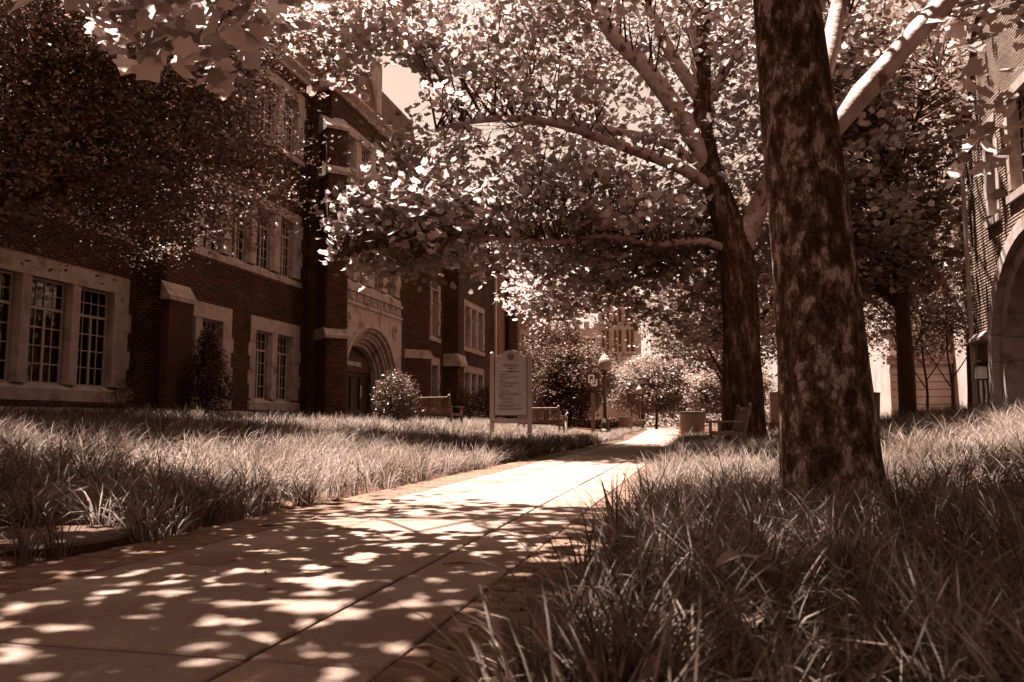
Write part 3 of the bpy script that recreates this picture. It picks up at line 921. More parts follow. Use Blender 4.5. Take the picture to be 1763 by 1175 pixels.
mb = MB(); mb.tube([(6.32, 21.12, .9), (6.32, 21.12, 6.9)], [.05, .05], 8); mb.lathe([(.05, 0), (.12, .12), (.12, .22)], 8, (6.32, 21.12, 6.9)); mb.build('downspout', M_frame, rb)
# lower wing out of view at the right, added to block low sky light
frW = Fr((8.6, 13.5), (0, -1), (-1, 0))
ww = [(1.2 + k * 3.6, 3.2 + k * 3.6, z, z + 2.2) for k in range(6) for z in (1.6, 5.0)]
wall = MB(); wall_cells(wall, frW, 0, 24, .3, 8.2, ww); wo_ = wall.build('wall', M_brickr, rb)
for h in ww: window(rb, frW, h[0], h[1], h[2], h[3], [(h[0] + .16, (h[0] + h[1]) / 2 - .07), ((h[0] + h[1]) / 2 + .07, h[1] - .16)], h[2] + .26, h[3] - .2)
MB().box((9.3, -10.4, .3), (16, 13.4, 8.1)).build('room_shade_block', M_room, rb)
# wall lantern
wl = empty('wall_lantern', frR.pt(.72, 1.75, 0))
tag(wl, 'small pale box lantern on the right brick wall beside the arch', 'lantern')
MB().box((-.26, -.09, -.14), (-.06, .09, .14)).build('lamp_glass', M_letter, wl)
MB().box((-.28, -.11, .14), (-.04, .11, .20)).lathe([(.13, 0), (.03, .09)], 4, (-.16, 0, .20)).build('cap', M_iron, wl)
MB().box((-.07, -.02, -.02), (.01, .02, .28)).build('bracket', M_iron, wl)
MB().box((-.28, -.11, -.17), (-.04, .11, -.14)).build('base', M_iron, wl)

# ------------------------------------------------------------------ trees
LEAF_BIG = (np.array([(0, .38, -.03), (0, 0, 0), (.26, -.07, .05), (.52, .12, .10), (.42, .30, .04), (.60, .52, .07), (.30, .66, .02), (0, .98, -.06),
                      (-.30, .66, .02), (-.60, .52, .07), (-.42, .30, .04), (-.52, .12, .10), (-.26, -.07, .05)]),
            np.array([(0, i, i + 1) for i in range(1, 12)] + [(0, 12, 1)]))
LEAF_MID = (np.array([(0, .38, -.04), (0, 0, 0), (.5, .08, .10), (.38, .32, .02), (.54, .54, .06), (0, 1, -.06), (-.54, .54, .06), (-.38, .32, .02), (-.5, .08, .10)]),
            np.array([(0, i, i + 1) for i in range(1, 8)] + [(0, 8, 1)]))
LEAF_SM = (np.array([(0, 0, 0), (.30, .45, .07), (0, 1, -.04), (-.30, .45, .07)]), np.array([(0, 1, 2), (0, 2, 3)]))

def leaves(name, P, size, tmpl, m, parent, droop=.35, flat=.75, out=None, spray=None):
    n = len(P); T, Fi = tmpl
    az = rng.uniform(0, 2 * math.pi, n)
    y = np.stack([np.cos(az), np.sin(az), -droop + rng.normal(0, .45, n)], 1)
    if out is not None: y = y + out
    y = nrm(y)
    up = np.stack([rng.normal(0, 1 - flat + .18, n), rng.normal(0, 1 - flat + .18, n), np.ones(n) * flat], 1)
    if spray is not None:                    # leaves of one spray share its tilt
        up = nrm(spray) + rng.normal(0, .30, (n, 3)); y = nrm(y - up * np.sum(y * nrm(up), axis=1)[:, None] * .75)
    x = nrm(np.cross(y, up)); z = np.cross(x, y)
    s = size * rng.uniform(.6, 1.2, n)
    c = rng.uniform(.3, 1.9, n)              # some leaves curl more
    V = P[:, None, :] + s[:, None, None] * (T[None, :, 0:1] * x[:, None, :] + (T[None, :, 1:2] - .3) * y[:, None, :] + (T[None, :, 2:3] * c[:, None, None]) * z[:, None, :])
    F = ((np.arange(n) * len(T))[:, None, None] + Fi[None]).reshape(-1, 3)
    o = bulk(name, V.reshape(-1, 3), F, m, parent)
    o['kind'] = 'stuff'
    return o

def ellipsoid(n, c, r, shell=2.0):
    d = nrm(rng.normal(size=(n, 3))); rad = rng.uniform(0, 1, n) ** (1 / (shell + 1))
    return np.array(c) + d * rad[:, None] * np.array(r)

def twigs(name, C, nodes, m, parent, r=.012, step=1):
    """thin twigs from leaf clusters to the nearest limb point"""
    nodes = np.array(nodes); mb_V = []; mb_F = []; k = 0; used = np.zeros(len(nodes))
    for c in C[::step]:
        d = np.linalg.norm(nodes - c, axis=1) + np.maximum(0, nodes[:, 2] - c[2]) * .8 + used * .22
        bi = int(np.argmin(d)); used[bi] += 1; b = nodes[bi]
        L = np.linalg.norm(c - b)
        if L < .15 or L > 2.6 or frame_hole((b * .5 + c * .5)[None])[0]: continue
        mid = b * .5 + c * .5 + np.array([rng.normal(0, .07 * L), rng.normal(0, .07 * L), .10 * L])
        pts = [b, mid, c]
        for i, p in enumerate(pts):
            rr_ = r * (1.6 + L * .35) * (1, .6, .22)[i]
            for j in range(4):
                t = j * math.pi / 2
                mb_V.append((p[0] + rr_ * math.cos(t), p[1] + rr_ * math.sin(t) * .8, p[2] + rr_ * math.sin(t) * .6))
        for i in range(2):
            for j in range(4):
                mb_F.append((k + i * 4 + j, k + i * 4 + (j + 1) % 4, k + (i + 1) * 4 + (j + 1) % 4, k + (i + 1) * 4 + j))
        k += 12
    o = bulk(name, mb_V, mb_F, m, parent, True); o['kind'] = 'stuff'
    return o

def shadow_xy(P):
    k = P[:, 2] / SUN.z
    return P[:, 0] - SUN.x * k, P[:, 1] - SUN.y * k

def clusters_to_leaves(C, per, spread):
    n = len(C) * per
    P = np.repeat(C, per, 0) + rng.normal(0, 1, (n, 3)) * np.array(spread)
    return P

def tree(name, label, base, trunk, limbs, blobs, n_cl, per, spread, size, tmpl, lm, bark, limbm, group=None,
         reject=None, twig_step=1, trunk_n=28, wob=.05, droop=.35, cat='tree', flat=.75):
    t = empty(name, (0, 0, 0)); tag(t, label, cat, group)
    P, R = smoothpath(trunk[0], trunk[1], 7)
    mb = MB(); mb.tube(P, R, trunk_n, wob=wob, seed=base[0]); mb.build('trunk', bark, t, True)
    nodes = [tuple(p) for p in P if p.z > 2.2]
    for lp, lr in limbs:
        P, R = smoothpath(lp, lr, 6)
        mb = MB(); mb.tube(P, R, 12, wob=.07, seed=lp[0][0]); mb.build('limb', limbm, t, True)
        nodes += [tuple(p) for p in P]
    Cs = []
    tot = sum(b[1][0] * b[1][1] * b[1][2] for b in blobs)
    for c, r, *w in blobs:
        k = int(n_cl * r[0] * r[1] * r[2] / tot) if not w else int(w[0])
        Cs.append(ellipsoid(k, c, r))
    C = np.concatenate(Cs)
    if reject is not None: C = C[~reject(C)]
    if nodes: twigs('twigs', C, nodes, M_twig, t, step=twig_step)
    nv = np.stack([rng.normal(0, .55, len(C)), rng.normal(0, .55, len(C)), np.ones(len(C))], 1)
    nv = np.repeat(nrm(nv), per, 0)
    off = rng.normal(0, 1, (len(C) * per, 3)) * np.array(spread) * np.array([1.15, 1.15, 1.0])
    off -= nv * np.sum(off * nv, axis=1)[:, None] * .65            # flattened sprays
    Pn = np.repeat(C, per, 0) + off
    if reject is not None:
        ok = ~reject(Pn); Pn = Pn[ok]; nv = nv[ok]
    if tmpl is LEAF_BIG:                     # finely cut leaves only where they are seen close
        px, py, pz = project(Pn)
        nr = (pz > .2) & (pz < 8) & (py > -250)
        leaves('low_spray', Pn[nr], size, LEAF_BIG, lm, t, droop=droop, flat=flat, spray=nv[nr])
        Pn, nv, tmpl = Pn[~nr], nv[~nr], LEAF_MID
    leaves('crown', Pn, size, tmpl, lm, t, droop=droop, flat=flat, spray=nv)
    return t

def in_box(x, y, x0, x1, y0, y1): return (x > x0) & (x < x1) & (y > y0) & (y < y1)
def lit_zone(P):
    """openings in the canopy: no leaves where their shadow would close the sunny places"""
    x, y = shadow_xy(P)
    w = .35 * np.sin(x * 2.1 + y) + .25 * np.sin(y * 3.7)
    a = in_box(x, y, -6.6, -.2, 6.6 + w, 11.2 + w)            # sunny stretch of the path and lawn
    b = ((x + 1.75) / .6) ** 2 + ((y - 4.9) / .35) ** 2 < 1
    c = ((x + 1.5) / .22) ** 2 + ((y - 3.05) / .10) ** 2 < 1
    d = in_box(x, y, -10.2, -6.4, 9.5 + w, 30)                  # bright grass before the hall
    e = ((x - .6) / 1.3) ** 2 + ((y - 12.3) / 1.3) ** 2 < 1    # tuft left of the trunk
    f = ((x - 3.6) / .9) ** 2 + ((y - 9.6) / .8) ** 2 < 1      # grass right of the trunk
    return a | b | c | d | e | f

def frame_hole(P):
    """leaves cleared by image position to open a patch of sky"""
    px, py, pz = project(P)
    return (pz > 0) & ((((px - 676) / 50) ** 2 + ((py - 152) / 40) ** 2 < 1))

def wall_light(P):
    """leave the sun its way to most of the gable wall"""
    t = (P[:, 0] - 6.4) / SUN.x
    z = P[:, 2] - SUN.z * t; y = P[:, 1] - SUN.y * t
    return (z > .3) & (z < 9.5) & (y > 14) & (y < 21.3) & (np.sin(y * 9) + .6 * np.sin(y * 23) > np.where(z < 4.9, -1.1, -.4))
# near sycamore: trunk right of the path, crown over the camera
def t1_reject(P):
    px, py, pz = project(P)
    low = (pz > .3) & (px > -200) & (px < 2000) & (py > -30 + 20 * np.sin(px * .037) + 190 * np.exp(-((px - 340) / 190) ** 2)) & (P[:, 2] < 6.5) & (py < 1400)
    low &= ~((px > 1640) & (px < 1750) & (py < 385)) & ~((px > 1500) & (py < 100))
    k = (P[:, 2] - 3.4) / SUN.z
    qx, qy = P[:, 0] - SUN.x * k, P[:, 1] - SUN.y * k
    above = (P[:, 2] > 4.1) & (((qx + 2.7) / 1.6) ** 2 + ((qy - 4.45) / .62) ** 2 < 1) & (np.sin(qx * 7) > -.7)
    limb = np.zeros(len(P), bool)
    for h in np.arange(3.0, 5.4, .2):
        f = (h - 2.85) / 3.35; k = (P[:, 2] - h) / SUN.z
        qx, qy = P[:, 0] - SUN.x * k, P[:, 1] - SUN.y * k
        limb |= (k > .25) & (np.hypot(qx - (.95 + f * 2.65), qy - (6.9 + f * .7)) < .30)
    front = (pz > .2) & (pz < 6.4) & (px > 1240) & (px < 1490) & (py > -40)
    return lit_zone(P) | low | above | limb | front | frame_hole(P) | (P[:, 2] < 2.6)
g1 = float(ground(.95, 6.6))
tree('sycamore_tree', 'large near sycamore trunk with flaking bark rising from the grass right of the path', (1, 0, 0),
     ([(.97, 6.6, g1 - .1), (.96, 6.6, .25), (.94, 6.6, .8), (.90, 6.6, 1.7), (.83, 6.62, 2.9), (.75, 6.65, 4.2), (.66, 6.7, 6), (.6, 6.7, 8.5), (.6, 6.6, 11)],
      [.42, .370, .345, .318, .288, .255, .22, .16, .06]),
     [([(.95, 6.85, 2.85), (1.28, 7.05, 3.25), (1.80, 7.2, 3.85), (2.6, 7.5, 4.8), (3.6, 7.6, 6.2)], [.10, .098, .092, .08, .05]),
      ([(.95, 6.9, 3.2), (1.12, 7.1, 3.7), (1.28, 7.3, 4.3), (1.6, 7.6, 5.6)], [.085, .08, .07, .05]),
      ([(.7, 6.4, 4.4), (-.6, 5.6, 5.0), (-1.9, 4.9, 4.6), (-2.9, 4.4, 3.7)], [.10, .07, .04, .012]),
      ([(.7, 6.4, 5.0), (.6, 4.6, 6.0), (.2, 2.6, 6.4), (-.4, .8, 6.4)], [.11, .09, .06, .02]),
      ([(.7, 6.5, 5.6), (2.4, 5.0, 6.6), (3.8, 3.6, 7.0)], [.1, .07, .03]),
      ([(.65, 6.6, 6.4), (-1.6, 6.3, 7.6), (-3.6, 6.0, 8.0)], [.1, .07, .03])],
     [((-1.5, 3.7, 6.4), (4.3, 3.6, 2.0)), ((2.6, 4.0, 6.6), (3.4, 4.0, 2.2)), ((.2, 5.6, 8.4), (4.2, 3.4, 2.2)), ((-2.75, 4.5, 3.35), (1.5, .8, .5), 85), ((2.5, 7.7, 3.15), (.22, .3, .5), 9), ((3.1, 7.6, 4.4), (1.3, .6, .5), 34), ((-4.7, 3.6, 6.2), (2.3, 2.6, 1.5)), ((-5.9, 5.2, 6.2), (2.1, 1.5, 1.2), 260), ((-.8, .7, 6.0), (4.2, 2.4, 1.6)), ((3.6, -.4, 6.4), (4.6, 3.6, 1.9)), ((3.9, 5.6, 7.4), (2.4, 2.6, 1.6)), ((2.3, 7.0, 6.2), (2.4, 1.5, 1.2), 230), ((3.4, 9.4, 7.4), (2.4, 1.6, 1.2), 130), ((-2.5, -3.0, 6.6), (4.5, 2.5, 1.6), 300), ((3.5, -4.5, 6.6), (4.0, 2.5, 1.6), 260), ((-6.6, .3, 6.8), (2.2, 3.0, 1.4), 190)],  # lobes beside and behind the camera added unseen to cut sky light
     2700, 14, (.42, .42, .26), .15, LEAF_BIG, M_leaf, M_bark, M_limb, reject=t1_reject, twig_step=4, trunk_n=64, wob=.035, group=None)

def bare_limbs(P):
    """the big limbs carry few leaves on their open (path) side"""
    L = []
    for a in ([(.95, 19.1, 4.4), (.62, 19.05, 5.6), (.35, 19, 6.4), (-.2, 18.8, 7.6), (-1.0, 18.5, 8.8), (-1.9, 18.2, 9.8)],
              [(.5, 19, 6.0), (-.4, 18.6, 6.5), (-1.6, 18.1, 6.9), (-3.0, 17.4, 7.3), (-4.2, 16.6, 7.2)],
              [(.3, 19, 8), (-.4, 18.9, 9.2), (-1, 18.8, 10.6)], [(.3, 19, 8.2), (.1, 19.1, 9.6), (.25, 19, 11.5)], [(.3, 19, 6.6), (.25, 19, 8)],
              [(.75, 19.0, 4.6), (-.8, 18.3, 4.7), (-2.6, 17.3, 4.6), (-4.4, 15.8, 4.3)], [(.95, 19.1, 4.4), (1.3, 19.1, 5.3), (1.75, 19, 6.2)]):
        for p, q in zip(a, a[1:]):
            for t in np.linspace(0, 1, 9): L.append(np.array(p) * (1 - t) + np.array(q) * t)
    L = np.array(L); d = np.full(len(P), 9.)
    Q = P - np.array([0, 0, CAM_H]); r = np.linalg.norm(Q, axis=1); u = Q / r[:, None]
    for p in L:
        w = p - np.array([0, 0, CAM_H]); k = u @ w
        dist = np.linalg.norm(w[None] - u * k[:, None], axis=1)
        d = np.minimum(d, np.where(r < k + .1, dist, 9.))
    h = np.sin(P[:, 0] * 12.9 + P[:, 1] * 78.2 + P[:, 2] * 37.7) * .5 + .5
    return (d < .26) & (h > .2)
# second sycamore behind the bench
T2 = (1.0, 19.1)
g2 = float(ground(*T2))
tree('sycamore_tree', 'second sycamore with forked trunk and long pale limbs behind the right bench', (5, 0, 0),
     ([(1.02, 19.1, g2 - .1), (1.0, 19.1, .5), (.98, 19.1, 1.5), (.95, 19.1, 3.0), (.90, 19.1, 4.4), (.62, 19.05, 5.6), (.35, 19.0, 6.6), (.22, 19, 7.8), (.3, 19, 10), (.4, 19, 13)],
      [.56, .45, .42, .40, .40, .31, .25, .22, .17, .05]),
     [([(.95, 19.1, 4.4), (1.3, 19.1, 5.3), (1.75, 19.0, 6.2), (2.4, 18.8, 7.6), (3.4, 18.5, 9.5)], [.27, .25, .22, .17, .07]),
      ([(.4, 19, 6.4), (-.2, 18.8, 7.6), (-1.0, 18.5, 8.8), (-1.9, 18.2, 9.8), (-2.4, 18, 11)], [.20, .22, .20, .16, .10]),
      ([(.5, 19, 6.0), (-.4, 18.6, 6.5), (-1.6, 18.1, 6.9), (-3.0, 17.4, 7.3), (-4.2, 16.6, 7.2), (-5.2, 15.6, 6.7)], [.13, .14, .12, .10, .075, .03]),
      ([(.45, 19, 6.3), (-.6, 18.8, 7.1), (-2.0, 18.6, 7.5), (-3.2, 18.2, 7.7), (-4.1, 17.7, 7.4)], [.10, .10, .09, .07, .03]),
      ([(.75, 19.0, 4.55), (.1, 18.7, 4.75), (-.9, 18.2, 4.62), (-1.9, 17.7, 4.75), (-2.9, 17.0, 4.5), (-4.2, 15.9, 4.4), (-5.0, 15.2, 4.05), (-5.8, 14.4, 3.95), (-6.5, 13.7, 3.6)], [.10, .08, .075, .065, .06, .05, .042, .03, .012]),
      ([(.3, 19, 8.2), (.1, 19.1, 9.6), (.25, 19.0, 11.5)], [.17, .16, .10]),
      ([(.3, 19, 8.0), (-.4, 18.9, 9.2), (-1.0, 18.8, 10.6)], [.16, .15, .09]),
      ([(.3, 19, 8.0), (.9, 19, 9.2), (1.5, 19, 11)], [.12, .11, .07])],
     [((-.6, 18.6, 9.0), (6.6, 5.2, 3.4)), ((-1.8, 18.8, 12.0), (7.2, 5.2, 2.6)), ((-4.2, 16.3, 6.2), (3.0, 2.6, 2.6)), ((-5.3, 15.0, 4.5), (1.9, 1.8, 1.0), 130), ((-2.2, 17.2, 5.2), (2.4, 2.4, 1.2), 110), ((2.6, 20.5, 7.2), (3.4, 3.2, 3.4)), ((-.2, 21.3, 4.6), (2.0, 1.6, 1.9), 150), ((-2.7, 20.6, 4.9), (2.5, 2.0, 1.2), 150), ((-6.4, 15.2, 8.7), (1.5, 1.5, 1.2), 80), ((-3.9, 23.6, 4.4), (1.7, 1.5, .9), 75)],
     1280, 26, (.31, .31, .22), .165, LEAF_MID, M_leaf, M_bark2, M_limb,
     reject=lambda P: frame_hole(P) | bare_limbs(P) | wall_light(P) | (in_box(*shadow_xy(P), -10.4, -6.6, 9, 30)), trunk_n=44, wob=.06, flat=.5)

# dark small-leaved tree at the far left, trunk outside the picture
tree('dark_tree', 'dark small leaved tree overhanging the lawn at the upper left', (9, 0, 0),
     ([(-10.1, 9.2, .3), (-10.1, 9.2, 1.5), (-10.0, 9.3, 3.0), (-9.8, 9.6, 4.6), (-9.5, 10, 6.5), (-9.3, 10.4, 8.5)], [.3, .24, .21, .17, .12, .04]),
     [([(-10.0, 9.3, 3.0), (-9.6, 9.9, 3.9), (-9.1, 10.7, 4.6), (-8.4, 11.6, 5.0), (-7.6, 12.6, 5.1)], [.10, .085, .065, .045, .02]),
      ([(-9.9, 9.4, 3.6), (-9.0, 9.7, 4.7), (-8.2, 10.2, 5.4), (-7.3, 10.9, 5.7)], [.10, .08, .055, .02]),
      ([(-9.8, 9.6, 4.4), (-10.2, 10.8, 5.4), (-10.5, 12.2, 6.0), (-10.6, 13.6, 6.2)], [.09, .07, .05, .02]),
      ([(-9.6, 10, 6), (-8.5, 10.5, 7.4), (-7.6, 11.2, 8.2)], [.08, .06, .02])],
     [((-9.6, 10.6, 6.3), (2.6, 3.2, 2.9)), ((-8.2, 11.4, 5.5), (2.0, 2.3, 2.0)), ((-8.7, 11.6, 7.6), (2.1, 2.4, 2.0)), ((-10.4, 12.6, 5.2), (1.4, 2.4, 1.7)), ((-9.8, 9.0, 4.6), (1.6, 1.8, 1.6)), ((-8.0, 11.9, 8.6), (2.0, 2.0, 1.6)), ((-7.6, 8.7, 6.2), (1.9, 1.0, 1.0), 230)],
     2500, 40, (.30, .30, .13), .095, LEAF_SM, M_leafd, M_dbark, M_dbark,
     reject=lambda P: in_box(*shadow_xy(P), -5.6, -.2, 7, 12) | frame_hole(P), twig_step=5, trunk_n=16)

# slender tree near the right building
g3 = float(ground(5.0, 21.8))
tree('slender_tree', 'slender dark trunked tree standing just left of the right brick building', (13, 0, 0),
     ([(5.02, 21.8, g3 - .1), (5.0, 21.8, 1.2), (5.0, 21.8, 3), (4.95, 21.8, 5.5), (4.9, 21.8, 8), (4.9, 21.8, 11)], [.25, .195, .18, .16, .12, .03]),
     [([(4.97, 21.8, 3.4), (4.0, 21.5, 4.6), (3.0, 21.2, 5.2)], [.07, .05, .02]), ([(4.95, 21.8, 4.4), (5.8, 22.5, 5.6), (6.4, 23.5, 6.2)], [.06, .05, .02]),
      ([(4.95, 21.8, 5.4), (4.1, 22.3, 6.8), (3.2, 22.6, 7.6)], [.07, .05, .02]), ([(4.9, 21.8, 6.4), (5.2, 20.6, 7.8), (5.5, 19.6, 8.6)], [.06, .05, .02])],
     [((4.7, 22.3, 7.0), (2.6, 2.8, 3.4)), ((4.0, 22.4, 5.0), (1.6, 1.8, 1.3), 120), ((5.0, 20.4, 8.8), (2.2, 2.2, 2.0)), ((5.4, 23.6, 10.2), (2.4, 2.0, 2.4))],
     1050, 17, (.32, .32, .24), .165, LEAF_MID, M_leafb, M_dbark, M_dbark, trunk_n=18, reject=wall_light)

def simple_tree(name, label, x, y, h, tr, blobs, n, per, size, lm, group=None, bark=M_dbark, spread=(.4, .4, .3), tmpl=LEAF_SM):
    z = float(ground(x, y)); th = h * .8
    return tree(name, label, (x, y, 0), ([(x, y, z - .1), (x + .05, y, z + th * .3), (x - .05, y, z + th * .65), (x, y, z + th)], [tr, tr * .75, tr * .55, tr * .15]),
                [([(x, y, z + th * .3), (x - h * .12, y + .2, z + th * .6), (x - h * .2, y, z + th * .8)], [tr * .45, tr * .3, .02]),
                 ([(x, y, z + th * .35), (x + h * .12, y - .2, z + th * .6), (x + h * .2, y, z + th * .85)], [tr * .45, tr * .3, .02])],
                blobs, n, per, spread, size, tmpl, lm, bark, bark, group=group, trunk_n=12, twig_step=3)

bgg = 'trees in the background'
simple_tree('evergreen_tree', 'dense dark rounded evergreen beside the hall, left of the first lamp post', -5.6, 35.6, 4.4, .12,
            [((-5.5, 35.6, 2.3), (1.25, 1.4, 1.7)), ((-6.4, 36.4, 2.6), (1.2, 1.3, 1.5)), ((-5.2, 36.2, 3.3), (.8, .9, .7))], 620, 34, .12, M_shrub, spread=(.22, .22, .2))
simple_tree('juniper_tree', 'feathery topped tree behind the dark evergreen', -8.0, 43, 6.6, .15,
            [((-7.4, 43, 4.2), (1.7, 1.7, 2.4)), ((-5.6, 44, 4.0), (1.4, 1.4, 1.9))], 300, 24, .17, M_shrub, spread=(.25, .25, .35))
for i, (x, y, h, r, m_, lab) in enumerate([
    (-4.0, 78, 8.5, 4.2, M_leafp, 'pale sunlit tree above the far lamp post'),
    (-1.6, 92, 8.0, 4.0, M_leafp, 'bright far tree closing the end of the path'),
    (-6.5, 96, 10, 4.8, M_leafp, 'hazy pale tree below the far gothic tower'),
    (2.4, 70, 7.5, 3.4, M_leafp, 'pale tree behind the right concrete bin'),
    (-8.6, 60, 6.2, 2.5, M_leafb, 'low mid green tree behind the hedge'),
    (1.2, 42, 12, 4.6, M_leafb, 'tall leafy tree directly behind the second sycamore'),
    (1.5, 30.5, 11, 3.4, M_leafb, 'leafy tree behind the right bin overhanging the path'),
    (5.6, 36, 13, 5.0, M_leafb, 'tall tree filling the gap between the two sycamore trunks'),
    (9.2, 31, 14, 4.8, M_leafb, 'tall tree behind the slender trunk near the right building'),
    (10.8, 46, 13, 4.6, M_leafb, 'farther tree over the rusticated stone building'),
    (1.6, 56, 13, 5.5, M_leafb, 'far tall tree behind the path bend')]):
    lowc = h * (.62 if m_ is M_leafb else .5)
    simple_tree('leafy_tree', lab, x, y, h, .2 if h > 9 else .14,
                [((x, y, lowc), (r * .9, r * .8, h * .34)), ((x - r * .45, y + .6, lowc - h * .05), (r * .55, r * .5, h * .26)), ((x + r * .5, y - .5, lowc + h * .05), (r * .55, r * .5, h * .26))],
                int(250 + r * r * 16), 20, .24 if y < 50 else .34, m_, group=bgg, spread=(.45, .45, .32))
for x, y, lab in ((7.6, 30.5, 'thin leaning young tree left of the pair by the railing'), (8.2, 29.8, 'thin young tree right of the pair by the railing')):
    simple_tree('young_tree', lab, x, y, 4.6, .055, [((x, y, 3.9), (1.5, 1.4, 1.0)), ((x + .4, y, 4.6), (1.3, 1.3, 1.0))], 110, 20, .15, M_leafb, group='young trees by the railing')

# ------------------------------------------------------------------ shrubs, hedges
def shrub(name, label, x, y, rx, rz, n, size, m, shape='round', z=None, cat='shrub', group=None, tmpl=LEAF_SM):
    g = float(ground(x, y)) if z is None else z
    s = empty(name, (0, 0, 0)); tag(s, label, cat, group)
    mb = MB()
    for k in range(6):
        a = k * 1.05 + .3; e = rng.uniform(.4, .75)
        mb.tube([(x, y, g - .05), (x + math.cos(a) * rx * e * .6, y + math.sin(a) * rx * e * .6, g + rz * .9), (x + math.cos(a) * rx * e, y + math.sin(a) * rx * e, g + rz * 1.5)], [.02, .014, .004], 5)
    mb.build('stem', M_twig, s)
    C = ellipsoid(n // 14, (x, y, g + rz), (rx, rx, rz), 3.5)
    if shape == 'cone':
        k = np.clip((C[:, 2] - g) / (2 * rz), 0, 1); f = (1.25 - 1.05 * k)
        C[:, 0] = x + (C[:, 0] - x) * f; C[:, 1] = y + (C[:, 1] - y) * f
    P = clusters_to_leaves(C, 14, (rx * .13, rx * .13, rx * .13))
    P = P[P[:, 2] > g + .02]
    leaves('foliage', P, size, tmpl, m, s, droop=-.3, flat=.4)
    return s
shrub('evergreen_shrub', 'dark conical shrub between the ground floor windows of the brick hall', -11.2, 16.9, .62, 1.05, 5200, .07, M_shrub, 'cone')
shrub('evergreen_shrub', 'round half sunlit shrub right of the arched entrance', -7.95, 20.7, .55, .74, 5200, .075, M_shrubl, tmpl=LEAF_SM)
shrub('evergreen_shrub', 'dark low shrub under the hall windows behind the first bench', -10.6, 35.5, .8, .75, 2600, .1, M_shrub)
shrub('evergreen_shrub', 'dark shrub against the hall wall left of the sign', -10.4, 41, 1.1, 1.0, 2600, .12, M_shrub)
shrub('sapling', 'small sunlit sapling in the grass under the left window', -10.6, 13.3, .28, .40, 420, .06, M_leafp, 'cone', cat='plant')
def hedge(label, x0, x1, y0, y1, h, n, rot=0):
    s = empty('hedge', (0, 0, 0)); tag(s, label, 'hedge', 'clipped hedges')
    MB().box((x0 + .06, y0 + .06, 0), (x1 - .06, y1 - .06, h - .06)).build('core', M_dbark, s)
    P = np.stack([rng.uniform(x0, x1, n), rng.uniform(y0, y1, n), rng.uniform(.05, h, n)], 1)
    f = rng.integers(0, 4, n)
    P[f == 0, 2] = h; P[f == 1, 1] = y0; P[f == 2, 0] = x1
    P += rng.normal(0, .03, P.shape)
    leaves('foliage', P, .085, LEAF_SM, M_shrub, s, droop=-.2, flat=.5)
hedge('long clipped hedge behind the first lamp post', -9.5, -4.9, 47.5, 48.6, .85, 5200)
hedge('clipped hedge along the path by the far lamp post', -5.6, -4.4, 49.5, 66, .85, 5200)
def tuft_row(name, label, pts, ln):
    kx = np.array([p[0] for p in pts]); ky = np.array([p[1] for p in pts]); per = 240
    ci = np.repeat(np.arange(len(pts)), per); n = len(ci)
    az = rng.uniform(0, 2 * math.pi, n); rr_ = np.abs(rng.normal(0, .10, n))
    V, F = blades(kx[ci] + np.cos(az) * rr_, ky[ci] + np.sin(az) * rr_, ln * rng.uniform(.6, 1.15, n), .014 * rng.uniform(.7, 1.2, n), az, .15 + rr_ * 3, rng.uniform(.6, 1.8, n), 3)
    tag(bulk(name, V, F, M_grass), label, 'grass', kind='stuff')
pts = [(-3.15 - .25 * (k % 2), 15 + k * .75 + rng.uniform(-.2, .2)) for k in range(26)] + [(-3.5 - .035 * k * .9, 32 + k * .95) for k in range(30)]
tuft_row('grass_edge', 'rounded grass tufts along the left edge of the far path', pts, .42)
pts = [(-.25 + .25 * (k % 3), 13.2 + k * .42) for k in range(28)] + [(.9 + .3 * (k % 3), 13 + k * .3) for k in range(14)]
tuft_row('grass_edge', 'rounded grass tufts in front of the right bench and bin', pts, .45)

# ------------------------------------------------------------------ street furniture
def bench(label, loc, rotz):
    b = empty('park_bench', loc, rotz); tag(b, label, 'bench', 'wooden slatted benches')
    Lh = .76
    seat = MB().box((-Lh + .06, -.028, -.011), (Lh - .06, .028, .011)).mesh('slat'); seat.materials.append(M_wood)
    for k in range(6):
        link('seat_slat', seat, b, loc=(0, -.22 + k * .075, .43))
    bs = MB().box((-.017, -.009, 0), (.017, .009, .36)).mesh('slat'); bs.materials.append(M_wood)
    for k in range(15):
        o = link('back_slat', bs, b, loc=(-Lh + .11 + k * (2 * Lh - .22) / 14, .245, .48)); o.rotation_euler = (-.2, 0, 0)
    for s_ in (-1, 1):
        x = s_ * (Lh - .03)
        MB().box((x - .03, -.29, 0), (x + .03, -.23, .62)).build('leg', M_wood, b)
        mb = MB(); mb.prism([(.20, 0), (.26, 0), (.25, .45), (.36, .93), (.30, .93), (.19, .45)], lambda y, z, xx: (xx, y, z), x - .03, x + .03); mb.build('leg', M_wood, b)
        mb = MB(); mb.prism([(-.36, .615), (-.34, .60), (-.1, .625), (.24, .62), (.24, .655), (-.1, .66), (-.33, .65), (-.37, .64)], lambda y, z, xx: (xx, y, z), x - .04, x + .04); mb.build('arm', M_wood, b)
        MB().box((x - .022, -.24, .36), (x + .022, .22, .42)).build('side_rail', M_wood, b)
        MB().lathe([(.03, 0), (.042, .03), (.03, .06), (.005, .075)], 10, (x, .33, .93)).build('finial', M_wood, b)
    MB().obox((0, .328, .88), (Lh - .05, .022, .045), Matrix.Rotation(-.2, 3, 'X')).build('top_rail', M_wood, b)
    MB().box((-Lh + .06, .21, .455), (Lh - .06, .25, .51)).build('back_rail', M_wood, b)
    MB().box((-Lh + .06, -.265, .36), (Lh - .06, -.235, .42)).build('apron', M_wood, b)
    return b
